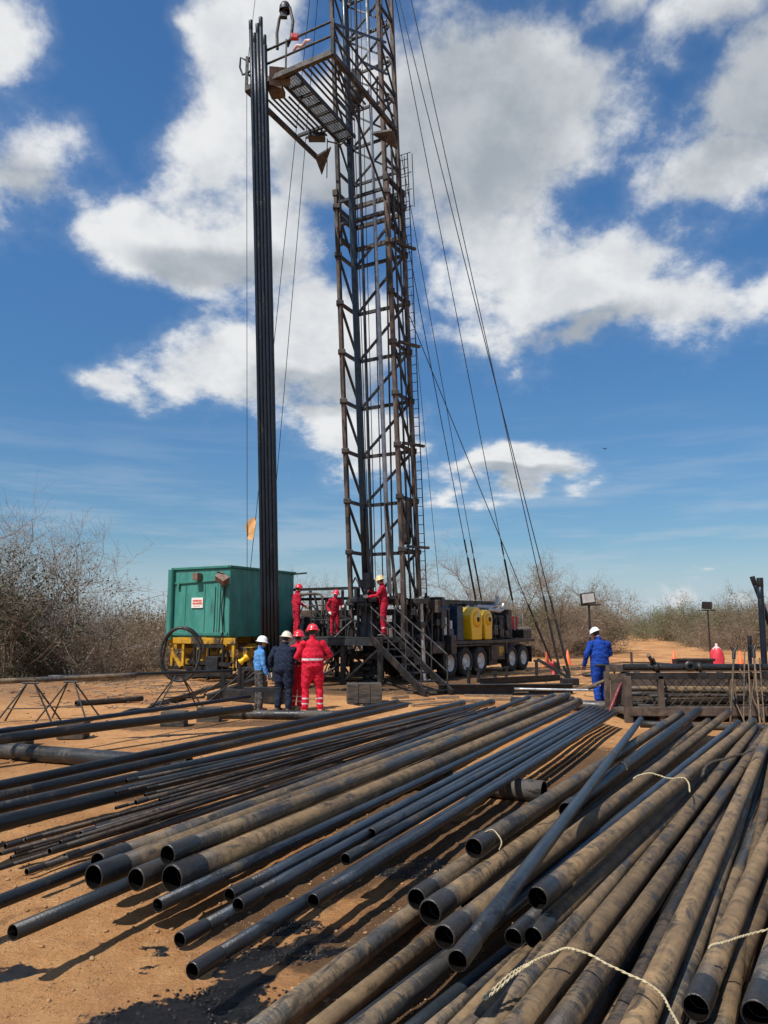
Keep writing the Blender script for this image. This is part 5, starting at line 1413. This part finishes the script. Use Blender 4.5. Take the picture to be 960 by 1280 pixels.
    segs += [(nk, hp, .055, 'neck'), (hc_ - R @ Vector((0, 0, .04)), hc_ + R @ Vector((0, 0, .04)), .08, 'head')]
    # fuse into one continuous body
    tmp = mb.build('tmp_body', 'skin')
    rm = tmp.modifiers.new('fuse', 'REMESH'); rm.mode = 'VOXEL'; rm.voxel_size = .0095
    sm = tmp.modifiers.new('soft', 'SMOOTH'); sm.factor = .5; sm.iterations = 4
    dg = bpy.context.evaluated_depsgraph_get(); dg.update()
    me = bpy.data.meshes.new_from_object(tmp.evaluated_get(dg)); bpy.data.objects.remove(tmp)
    n = len(me.vertices); co = np.empty(n * 3); me.vertices.foreach_get('co', co); co = co.reshape(-1, 3)
    nf = len(me.polygons); fc = np.empty(nf * 3); me.polygons.foreach_get('center', fc); fc = fc.reshape(-1, 3)
    def nearest(P):
        best = np.full(len(P), 9.); idx = np.zeros(len(P), int); tt_ = np.zeros(len(P))
        for i, (p, q, r, _) in enumerate(segs):
            p = np.array(p); d = np.array(q) - p; t = np.clip(((P - p) @ d) / (d @ d), 0, 1)
            ds = np.linalg.norm(P - p - t[:, None] * d, axis=1) - r
            m_ = ds < best; best[m_] = ds[m_]; idx[m_] = i; tt_[m_] = t[m_]
        return idx, tt_
    idx, tt_ = nearest(fc)
    tags = np.array([s[3] for s in segs])[idx]
    mats = ['skin', fit['top'], fit['legs'], fit.get('boot', 'boot'), 'hair', 'reflective', fit.get('hands', 'skin')]
    mi = np.zeros(nf, int)
    mi[np.isin(tags, ['torso', 'upper_arm', 'forearm'])] = 1
    waist = .985
    mi[(tags == 'torso') & (fc[:, 2] < waist)] = 2
    mi[np.isin(tags, ['thigh', 'shin'])] = 2; mi[tags == 'boot'] = 3; mi[tags == 'hand'] = 6
    RT = np.array(R.transposed()); loc_h = (fc - np.array(hc_)) @ RT.T
    isH = tags == 'head'
    mi[isH & (loc_h[:, 1] < .012) & (loc_h[:, 2] > -.055)] = 4
    mi[isH & (loc_h[:, 1] > .07) & (np.abs(np.abs(loc_h[:, 0]) - .031) < .014) & (np.abs(loc_h[:, 2] - .010) < .009)] = 4
    mi[isH & (loc_h[:, 1] > .075) & (np.abs(loc_h[:, 0]) < .024) & (np.abs(loc_h[:, 2] + .062) < .004)] = 4
    mi[(tags == 'neck') & (fc[:, 2] < nk.z + .012)] = 1
    if fit.get('stripes'):
        for tg, lo_, hi_ in fit['stripes']:
            mi[(tags == tg) & (tt_ > lo_) & (tt_ < hi_)] = 5
    if fit.get('belt_stripe'): mi[(tags == 'torso') & (np.abs(fc[:, 2] - 1.075) < .018)] = 5
    me.materials.clear()
    for m_ in mats: me.materials.append(MATS[m_])
    me.polygons.foreach_set('material_index', mi.astype(np.int32)); me.polygons.foreach_set('use_smooth', np.ones(nf, bool))
    # cloth folds
    no = np.empty(n * 3); me.vertices.foreach_get('normal', no); no = no.reshape(-1, 3)
    vi, _ = nearest(co); vt = np.array([s[3] for s in segs])[vi]
    seed = hash(label) % 97
    for i in np.nonzero(np.isin(vt, ['torso', 'upper_arm', 'forearm', 'thigh', 'shin']))[0]:
        x, y, z_ = co[i]
        f = mnoise.noise(Vector((x * 9 + seed, y * 9, z_ * 15))) * .010 + mnoise.noise(Vector((x * 20 + z_ * 16, y * 20 + seed, z_ * 7))) * .012
        if vt[i] == 'torso' and abs(z_ - waist) < .03: f -= .006
        co[i] += no[i] * f
    wx = np.where(co[:, 2] < 1.43, wide, 1 + (wide - 1) * np.clip((1.50 - co[:, 2]) / .07, 0, 1)); co[:, 0] *= wx; co[:, 1] *= 1 + (wx - 1) * .6
    me.vertices.foreach_set('co', (co * S).ravel()); me.update()
    o = bpy.data.objects.new('person', me); COL.objects.link(o)
    o.location = loc; o.rotation_euler = (0, 0, rz); tag(o, label, 'person', group)
    # helmet
    hb = MB(); T = Matrix.Translation((hc_ + R @ Vector((0, .004, .045))) * S) @ R.to_4x4() @ Matrix.Scale(S, 4)
    prof = [(.142, -.012), (.150, -.016), (.152, -.010), (.120, .006), (.112, .035), (.100, .072), (.078, .100), (.045, .117), (.001, .122)]
    V = MB(); V.lathe(prof, 24)
    hb.add([T @ Vector((v[0], v[1] * (1.12 if v[1] > 0 else 1.06), v[2] - (.012 if v[1] > .1 else 0))) for v in V.v], V.f, True)
    helm = hb.build('hard_hat', hat, o)
    rb_ = MB(); rb_.path([T @ Vector((0, .118 * math.cos(a), .020 + .108 * math.sin(a))) for a in [math.pi * k / 12 for k in range(13)]], .011 * S, 6); rb_.build('ridge', hat, helm)
    return o
def arm(s, elbow, wrist, hand=None, curl=.5):
    d = dict(elbow=elbow, wrist=wrist, curl=curl)
    if hand: d['hand'] = hand
    return d
def height_at(px, top, foot, hatlift=.035):
    return at_y(px, top, foot.y).z - foot.z - hatlift
RED = dict(top='cloth_red', legs='cloth_red', belt_stripe=True, boot='boot_tan', hands='glove', stripes=[('shin', .50, .57), ('shin', .78, .85), ('forearm', .08, .17), ('forearm', .45, .54)])
REDP = dict(top='cloth_maroon', legs='cloth_maroon', hands='glove')
hang = lambda s, y=0: arm(s, (.255 * s, -.02 + y, 1.13), (.27 * s, .06 + y, .88), None, .45)

f = on_z(752, 881, 0)
person('man in royal blue coveralls and white hard hat seen from behind beside the bin', f, RAD(10), height_at(752, 783, f), dict(top='cloth_royal', legs='cloth_royal', hands='skin', stripes=[('forearm', .02, .13)]),
       {-1: arm(-1, (-.285, .0, 1.14), (-.30, .10, .90), None, .6), 1: arm(1, (.26, .03, 1.15), (.15, .25, 1.02), (-.4, .8, -.1))}, head=(RAD(28), RAD(28)), hat='hat_white', girth=1.12, wide=1.12,
       legs={-1: dict(ankle=(-.10, -.06, .10), knee=(-.10, .02, .49)), 1: dict(ankle=(.10, .10, .10), knee=(.11, .09, .49))})
f = on_z(323, 889, 0)
person('man in bright blue shirt, grey trousers and white hard hat facing right', f, RAD(-62), height_at(323, 795, f), dict(top='cloth_shirt', legs='cloth_grey'),
       {-1: hang(-1), 1: hang(1, .03)}, head=(RAD(-22), RAD(8)), hat='hat_white', girth=.95)
f = on_z(354, 890, 0)
person('man in dark navy coveralls and cream hard hat, back to the camera', f, RAD(-25), height_at(355, 789, f), dict(top='cloth_navy', legs='cloth_navy', hands='glove'),
       {-1: arm(-1, (-.285, -.06, 1.14), (-.27, -.05, .89), None, .5), 1: arm(1, (.27, .08, 1.14), (.16, .28, 1.06), (-.4, .8, 0))}, head=(RAD(-20), RAD(10)), hat='hat_cream', girth=1.22, wide=1.22)
f = gp(372, 16.6)
person('man in red with red hard hat, mostly hidden between two other men', f, RAD(-40), height_at(368, 788, f), RED, {-1: hang(-1), 1: arm(1, (.27, .05, 1.13), (.17, .25, 1.05))}, head=(RAD(-10), 0), hat='hat_red')
f = on_z(390, 892, 0)
person('large man in bright red striped coveralls and red hard hat, back to the camera', f, RAD(14), height_at(392, 780, f), RED,
       {-1: arm(-1, (-.30, .06, 1.12), (-.17, .26, 1.03), (.5, .8, -.1)), 1: arm(1, (.345, .0, 1.15), (.24, .24, 1.06), (-.4, .9, 0))}, head=(RAD(5), RAD(6)), hat='hat_red', girth=1.24, wide=1.06,
       legs={-1: dict(ankle=(-.14, -.02, .10), knee=(-.13, .02, .49)), 1: dict(ankle=(.15, .0, .10), knee=(.14, .03, .49))})
f = gp(370, 25.5, ZF)
person('worker in red coveralls with tan glove, standing at the left end of the work floor', f, RAD(-62), height_at(371, 730, f), dict(top='cloth_maroon', legs='cloth_maroon', hands='glove_yellow'),
       {-1: hang(-1), 1: arm(1, (.25, .0, 1.14), (.24, .22, 1.02), (0, .8, -.5))}, head=(RAD(-15), RAD(14)), hat='hat_red')
f = gp(418, 24.9, ZF)
person('worker in red coveralls facing the camera, left of the wellhead', f, RAD(-158), height_at(417, 737, f), REDP,
       {-1: arm(-1, (-.27, .10, 1.16), (-.20, .36, 1.12), (.2, .9, .1)), 1: arm(1, (.30, -.02, 1.14), (.26, .16, .95), (-.1, .6, -.6))}, head=(RAD(20), RAD(18)), lean=(.05, .18), hat='hat_red')
f = gp(480, 24.0, ZF)
person('worker in red coveralls and tan hard hat reaching towards the tong, right of the wellhead', f, RAD(80), height_at(479, 719, f), dict(top='cloth_maroon', legs='cloth_maroon', hands='glove', stripes=[('shin', .6, .66)]),
       {-1: arm(-1, (-.24, .16, 1.18), (-.16, .42, 1.15), (.1, 1, .1)), 1: arm(1, (.25, .20, 1.24), (.15, .45, 1.34), (-.1, 1, .2))}, head=(RAD(10), RAD(16)), lean=(0, .08), hat='hat_tan')

# ------------------------------------------------------------------ yard: left side
def stand(px, Y, rz, label, h=.72, w=.5):
    c = gp(px, Y); t = thing('pipe_stand', label, 'stand', c, rz, 'welded pipe stands')
    for s in (-1, 1):
        MB().rod((s * w, -.28, 0), (s * .06, 0, h), .016, 6).build('leg', 'rig_black', t)
        MB().rod((s * w, .30, 0), (s * .06, 0, h), .016, 6).build('leg', 'rig_black', t)
    MB().rod((-w * .62, -.17, .28), (w * .62, -.17, .28), .012, 6).build('crossbar', 'rig_black', t)
    MB().rod((-.14, 0, h), (.14, 0, h), .02, 6).build('saddle', 'rig_black', t)
stand(42, 14.3, .15, 'leftmost thin black trestle stand under the long pole'); stand(92, 14.6, -.1, 'second thin black trestle stand under the long pole'); stand(225, 16.6, .5, 'thin black trestle stand in front of the hose loop')
p, q = at_y(-40, 853.5, 13.9), at_y(170, 844, 15.6); q2 = at_y(290, 838.5, 17.4)
pipe(p, q, .05, 'muddy_grey', 'long grey pole resting on the leftmost trestle stands', 'poles on the trestles', near=False, name='steel_pole')
pipe(at_y(60, 846, 15.0), q2, .032, 'dark_steel', 'thin dark pole running from the trestles to the jumble before the trailer', 'poles on the trestles', near=False, name='steel_pole')
pipe(on_z(100, 879, .08), on_z(178, 873, .08), .06, 'rusty_rod', 'short rusty pipe with a stub lying on the spoil at the left', None, near=True, name='short_pipe')
def beam(a, za, b, zb, w, h, mat, label, cat='beam', name='steel_beam', grp=None, ib=False):
    p, q = on_z(*a, za), on_z(*b, zb); m = MB()
    if ib: m.ibeam(p, q, w, h)
    else: m.bar(p, q, w, h)
    o = m.build(name, mat, None, .006 if not ib else 0); tag(o, label, cat, grp); return o
beam((262, 872), .08, (334, 846), .38, .16, .16, 'rig_black', 'thick black beam slanting up before the trailer')
beam((190, 882), .06, (300, 850), .20, .09, .09, 'rig_black', 'long black bar lying from the stand towards the men')
beam((282, 868), .14, (352, 872), .14, .30, .26, 'rig_black', 'low black skid behind the man in the blue shirt')
beam((305, 862), .50, (350, 862), .50, .10, .10, 'rig_dark', 'dark crossbar behind the man in the blue shirt')
for k, (px, py) in enumerate(((278, 872), (302, 870), (330, 872))):
    c = on_z(px, py, 0); tag(MB().bar(c, c + Z * .62, .10).build('steel_post', 'rig_black'), '%s short black post before the trailer, from the left' % ORD[k], 'post', 'short posts before the trailer')
for k, (a, za, b, zb) in enumerate((((250, 868), .1, (300, 838), .65), ((262, 876), .05, (310, 835), .7), ((285, 872), .05, (318, 840), .6))):
    beam(a, za, b, zb, .03, .03, 'mast_grey', ('leftmost', 'middle', 'rightmost')[k] + ' thin grey rod leaning in the jumble before the trailer', 'rod', 'leaning_rod')
yv = at_y(300, 822, 19.2)
t = thing('yellow_valve', 'small bright yellow valve standing on the jumble before the trailer', 'valve', (yv.x, yv.y, 0))
m = MB(); m.lathe([(.02, 0), (.11, .0), (.11, .05), (.08, .07), (.08, .22), (.11, .25), (.11, .32), (.02, .34)], 14, Matrix.Translation((0, 0, yv.z - .12)) @ Matrix.Rotation(.9, 4, 'Y') @ Matrix.Scale(.75, 4)); m.build('body', 'yellow_guard', t)
m = MB(); m.rod((0, 0, 0), (0, 0, yv.z - .08), .05, 8); m.build('stem', 'rig_black', t)
for k, pts in enumerate(([(205, 880), (240, 868), (280, 852), (310, 850)], [(150, 893), (190, 884), (230, 872), (262, 870)])):
    P = []
    W_ = [on_z(a, b, .05) for a, b in pts]
    for i in range(len(W_) - 1):
        for j in range(5): P.append(W_[i].lerp(W_[i + 1], j / 5) + Z * .03 * math.sin(i + j))
    tag(MB().path(P, .035, 7).build('hose', 'hose'), ('thick black hose snaking under the trestle by the loop', 'black hose lying left of the trestle by the loop')[k], 'hose')
# timber block by the well
c = on_z(455, 878, 0); t = thing('timber_stack', 'dark weathered timber block standing before the wellhead', 'timber', c, .08)
for k in range(3): MB().box((-.27 + .27 * k, 0, .22), (.262, .55, .44)).build('timber', 'timber', t, .012)

# ------------------------------------------------------------------ yard: middle
beam((548, 862), .14, (716, 861), .14, .22, .26, 'rig_black', 'long black skid beam lying in front of the truck wheels', ib=True)
beam((600, 852), .1, (700, 847), .1, .2, .2, 'rig_black', 'second black beam just behind the long skid beam', ib=True)
pipe(on_z(643, 861, .30), on_z(748, 863, .30), .026, 'silver', 'thin pale pole lying along the skid beam', None, near=False, name='steel_pole')
for k, (px, py, h_) in enumerate(((671, 846, .55), (696, 848, .50), (598, 853, .40), (633, 851, .42), (619, 853, .3), (586, 854, .45))):
    c = on_z(px, py, 0); m = MB(); m.rod(c, c + Z * h_, .055, 8); m.box(c + Z * h_, (.18, .12, .08))
    tag(m.build('anchor_post', 'rig_black'), ('black capped post right of the truck', 'black post among the guy wire ends', 'black post below the rear wheels', 'black post below the front of the tool box', 'shortest black post on the skid', 'black post beside the rear wheel')[k], 'post', 'posts along the skid beam')
ga = thing('guy_anchor', 'black ground anchor frame where the guy wires meet', 'anchor', on_z(712, 856, 0))
MB().box((0, 0, .1), (.5, .4, .2)).build('block', 'rig_black', ga, .02); MB().bar((-.9, .3, .75), (.15, -.05, .1), .09).build('strut', 'rig_black', ga); MB().bar((.1, .3, .1), (-.1, .3, .55), .07).build('lug', 'rig_black', ga)
c = on_z(692, 846, 0); t = thing('red_valve_post', 'small red valve post among the guy wires', 'post', c)
m = MB(); m.lathe([(.02, 0), (.14, 0), (.14, .06), (.08, .08), (.08, .38), (.13, .42), (.10, .52), (.02, .55)], 14); m.build('body', 'red_paint', t)
m = MB(); m.rod((-.16, 0, .33), (.16, 0, .33), .04, 8); m.build('outlet', 'red_paint', t)
cone_b = MB().box((0, 0, .02), (.36, .36, .04)).mesh('base', 'cone_orange')
cone_c = MB().lathe([(.14, .04), (.03, .68), (.001, .69)], 18).mesh('cone_body', 'cone_orange')
for px, py, lb in ((684, 834, 'orange traffic cone left of the guy wires'), (710, 831, 'orange traffic cone right of the guy wires'), (843, 833, 'orange traffic cone left of the low dark trough'), (926, 833, 'orange traffic cone right of the red sack')):
    t = thing('traffic_cone', lb, 'cone', on_z(px, py, 0), px * .1, 'traffic cones on the pad')
    for nm, me in (('base', cone_b), ('cone_body', cone_c)):
        o = bpy.data.objects.new(nm, me); COL.objects.link(o); o.parent = t
def flood(px, Y, zt, label, tilt, glassm, s=1.):
    t = thing('floodlight', label, 'floodlight', gp(px, Y)); 
    MB().rod((0, 0, 0), (0, 0, zt - .1), .04, 8).build('pole', 'rig_black', t)
    MB().box((0, .1, .03), (.5, .5, .06)).build('foot', 'rig_black', t)
    M3 = Matrix.Rotation(tilt, 3, 'Y') @ Matrix.Rotation(.15, 3, 'X')
    h_ = MB().box((-.05, -.05, zt + .12), (.52 * s, .14, .40 * s), M3).build('lamp_housing', 'rig_black', t, .015)
    MB().box((-.05, -.128, zt + .13), (.43 * s, .012, .31 * s), M3).build('lamp_glass', glassm, h_)
    MB().bar((-.3, 0, zt - .12), (.42, 0, zt - .10), .05).build('bracket', 'rig_black', t)
flood(738, 27.5, 2.62, 'framed pale floodlight on a black pole behind the man in blue', -.12, 'lamp_glass')
flood(887, 36.5, 2.62, 'dark floodlight on a thin pole behind the red sack', .03, 'rig_dark', .85)
# debris
rd = random.Random(8)
DB = [(560, 872), (585, 876), (610, 870), (640, 874), (668, 870), (690, 876), (520, 876), (540, 880), (500, 872), (655, 880), (575, 866), (703, 868), (535, 866), (630, 866), (735, 900), (60, 870), (150, 862), (190, 858), (120, 850), (215, 866), (30, 880), (170, 866)]
for k, (px, py) in enumerate(sorted(DB)):
    c = on_z(px, py, .04); L = rd.uniform(.4, 1.3); a = rd.uniform(-.5, .5); d = Vector((math.cos(a), math.sin(a), 0)) * L / 2
    m = MB(); m.bar(c - d, c + d + Z * rd.uniform(0, .04), rd.uniform(.05, .13), rd.uniform(.03, .06))
    tag(m.build('wood_scrap', 'rag_wood' if k % 3 else 'timber', None, .004), 'scrap of wood on the ground, %s scrap from the left' % ORD[k], 'wood', 'wood scraps strewn on the soil')
c = on_z(94, 840, .1); tag(MB().lathe([(.02, 0), (.14, .02), (.16, .09), (.10, .17), (.02, .18)], 7, Matrix.Translation(c)).build('white_rock', 'white_paint'), 'small white rock on the spoil under the bare tree', 'rock')

# ------------------------------------------------------------------ yard: right side
bp0 = on_z(786, 903, 0); BX, BY = bp0.x, bp0.y
bn = thing('pipe_bin', 'rusty dark open-topped steel bin with wire mesh sides at the right', 'bin', (BX, BY, 0))
BWd, BDp, BH = 4.6, 1.3, 1.0
for x in (0, .62, 1.95, 2.3, 3.4, BWd):
    MB().bar((x, 0, 0), (x, 0, BH - .16), .13 if x in (0, BWd) else .10).build('post', 'rust_bin', bn, .006); MB().bar((x, BDp, 0), (x, BDp, BH - .16), .10).build('post', 'rust_bin', bn, .006)
MB().rod((-.05, 0, BH), (BWd, 0, BH), .06, 12).build('top_rail', 'dark_steel', bn); MB().bar((0, 0, BH - .16), (BWd, 0, BH - .16), .10, .12).build('upper_beam', 'rig_black', bn, .006)
MB().bar((0, -.01, .20), (BWd, -.01, .20), .14, .16).build('lower_beam', 'rust_bin', bn, .008); MB().bar((0, BDp, BH - .1), (BWd, BDp, BH - .1), .10, .12).build('rear_beam', 'rust_bin', bn, .006)
MB().box((BWd / 2, BDp / 2, .14), (BWd, BDp, .05)).build('floor', 'rust_bin', bn); MB().box((BWd / 2, BDp - .08, .50), (BWd - .1, .03, .62)).build('rear_plate', 'rust_bin', bn)
m = MB(); x = .1
while x < BWd - .6: m.rod((x, .07, .26), (x + .5, .07, BH - .22), .006, 4); m.rod((x + .5, .08, .26), (x, .08, BH - .22), .006, 4); x += .17
kind(m.build('wire_mesh', 'rust_bin', bn), 'stuff')
for x in (.55, 1.35, 3.0): MB().lathe([(.062, -.04), (.085, -.04), (.085, .04), (.062, .04)], 14, Matrix.Translation((x, 0, BH)) @ Matrix.Rotation(math.pi / 2, 4, 'Y')).build('clamp', 'rig_black', bn)
MB().lathe([(.05, .03), (.05, -.03), (.10, -.03), (.10, .03), (.05, .03)], 18, Matrix.Translation((1.15, -.09, BH + .02)) @ Matrix.Rotation(math.pi / 2, 4, 'X')).build('flange', 'rig_black', bn)
rb2 = random.Random(12)
for k in range(9):
    p = Vector((BX + rb2.uniform(.15, .8), BY + .16 + .11 * k, .24 + .10 * (k % 4))); q = p + Vector((rb2.uniform(2.6, 3.6), rb2.uniform(-.02, .05), rb2.uniform(-.04, .10)))
    pipe(p, q, rb2.uniform(.03, .055), 'muddy_steel' if k % 2 else 'rusty_rod', '%s short muddy pipe lying inside the steel bin, counted from the front' % ORD[k], 'short pipes inside the bin', near=False, name='short_pipe')
LR = [((745, 78), (724, 490), .020, 'dark rod with a forked head leaning on the bin'), ((780, 180), (912, 470), .014, 'thin rod slanting down to the right across the bundle'), ((812, 60), (806, 490), .013, 'upright thin rod left in the bundle against the bin'),
      ((835, 130), (852, 485), .012, 'thin rod second in the bundle against the bin'), ((884, 160), (842, 488), .014, 'thin rod slanting left in the bundle against the bin'), ((906, 112), (932, 462), .013, 'rightmost thin rod of the bundle against the bin'),
      ((868, 70), (898, 400), .018, 'dark-headed rod in the middle of the bundle'), ((742, 365), (802, 495), .013, 'short rod leaning low beside the forked rod'), ((204, 95), (300, 275), .034, 'thick grey bar leaning into the left part of the bin'), ((232, 110), (318, 300), .020, 'thinner grey bar beside the thick one leaning into the bin')]
for a, b, r, lb in LR:
    p = at_y(770 + a[0] / 5.05, 800 + a[1] / 5.05, BY - .10); q = at_y(770 + b[0] / 5.05, 800 + b[1] / 5.05, BY - .38)
    if r > .019 and a[0] < 300: p = at_y(770 + a[0] / 5.05, 800 + a[1] / 5.05, BY - .12); q = at_y(770 + b[0] / 5.05, 800 + b[1] / 5.05, BY + .55)
    elif q.z > .05: q = q + (q - p).normalized() * (max(0, q.z - .03) / max(.2, (p - q).normalized().z))
    o = MB().rod(p, q, r, 8).build('leaning_rod', 'muddy_grey'); tag(o, lb, 'rod', 'rods leaning on the bin')
    if 'fork' in lb or 'headed' in lb:
        d = (p - q).normalized(); m = MB(); m.rod(p, p + d * .10 + Vector((-.05, 0, 0)), .022, 6); m.rod(p, p + d * .12 + Vector((.05, 0, 0)), .022, 6); m.rod(p - d * .12, p + d * .02, .034, 8); m.build('head', 'rig_black', o)
for k, (a, b, r) in enumerate((((950, 728), (956, 840), .075), ((942, 726), (949, 745), .06), ((937, 800), (938, 845), .05))):
    Y = 15.8 + .2 * k; p = at_y(*a, Y); q = at_y(*b, Y); q = p + (q - p) * (p.z / max(.01, p.z - q.z)) if k != 1 else q + (q - p) * 4.3
    o = pipe(q, p, r * .8, 'black_steel', ('tall thick black pole standing at the right edge behind the bin', 'black pole beside the tallest one at the right edge', 'short black post left of the tall poles')[k], None, near=False, far=True, name='standing_pole', cmat='black_steel')
# frame of bars between the man in blue and the bin
fr = thing('bar_frame', 'dark bar frame between the man in blue and the bin', 'frame', on_z(762, 892, 0))
fo = fr.location
def fpt(px, py, dy=0): return at_y(px, py, fo.y + dy)
for a, b, r in (((757, 832), (759, 893), .022), ((768, 834), (768, 893), .022), ((744, 831.5), (788, 833), .028)): wb(MB().rod(fpt(*a), fpt(*b), r, 7), 'bar', 'rig_dark', fr)
wb(MB().rod(fpt(741, 857, -.1), fpt(787, 838, -.1), .034, 8), 'bar', 'muddy_grey', fr); wb(MB().rod(fpt(735, 860, -.1), fpt(745, 857, -.1), .045, 8), 'bar', 'mast_rust', fr)
wb(MB().rod(fpt(789, 815, .0), fpt(790, 836, .0), .025, 7), 'lever', 'rust_bin', fr)
p, q = fpt(780, 845, -.15), fpt(765, 882, -.35); tag(MB().rod(p, p + (q - p) * 1.18, .035, 8).build('red_lever', 'red_dull'), 'red bar leaning left of the bin corner', 'bar')
# sack, trough
c = on_z(897, 833, 0); t = thing('red_sack', 'bulging red sack with a pale tied top standing behind the bin', 'sack', c)
V = MB(); V.lathe([(.02, 0), (.27, .01), (.30, .12), (.29, .35), (.27, .55), (.24, .68), (.16, .80)], 20)
m = MB(); m.add([(v[0] * (1 + .10 * math.sin(5 * math.atan2(v[1], v[0]) + v[2] * 9)), v[1] * (1 + .08 * math.sin(4 * math.atan2(v[1], v[0]) - v[2] * 7)), v[2]) for v in V.v], V.f, True); m.build('body', 'red_bag', t)
V = MB(); V.lathe([(.20, .74), (.15, .80), (.08, .86), (.045, .90), (.06, .98), (.02, 1.0)], 16)
m = MB(); m.add([(v[0] * (1 + .15 * math.sin(6 * math.atan2(v[1], v[0]))), v[1], v[2]) for v in V.v], V.f, True); m.build('tied_top', 'bag_white', t)
c = on_z(866, 835, 0); t = thing('trough', 'low dark trough lying behind the bin, left of the red sack', 'trough', c)
for y in (-.3, .3): MB().box((0, y, .19), (1.5, .05, .36)).build('side', 'rig_black', t, .01)
for x in (-.72, .72): MB().box((x, 0, .18), (.05, .54, .34)).build('end', 'rig_black', t, .01)
MB().rod((-.8, -.36, .36), (.8, -.36, .36), .06, 8).build('rim', 'rig_black', t); MB().box((0, 0, .06), (1.4, .54, .04)).build('base', 'rig_black', t)
# bird
b = at_y(757, 561, 60); m = MB()
m.add([b + Vector(v) for v in ((0, -.18, 0), (.05, 0, .03), (0, .22, 0), (-.05, 0, .03), (0, 0, -.05), (.42, -.05, .14), (-.42, -.05, .10), (.2, .1, .08), (-.2, .1, .07))], [(0, 1, 4), (1, 2, 4), (2, 3, 4), (3, 0, 4), (0, 3, 1), (1, 3, 2), (1, 5, 7), (3, 8, 6), (1, 7, 2), (3, 2, 8)])
tag(m.build('bird', 'bird_black'), 'tiny dark bird flying in the open sky right of the wires', 'bird')
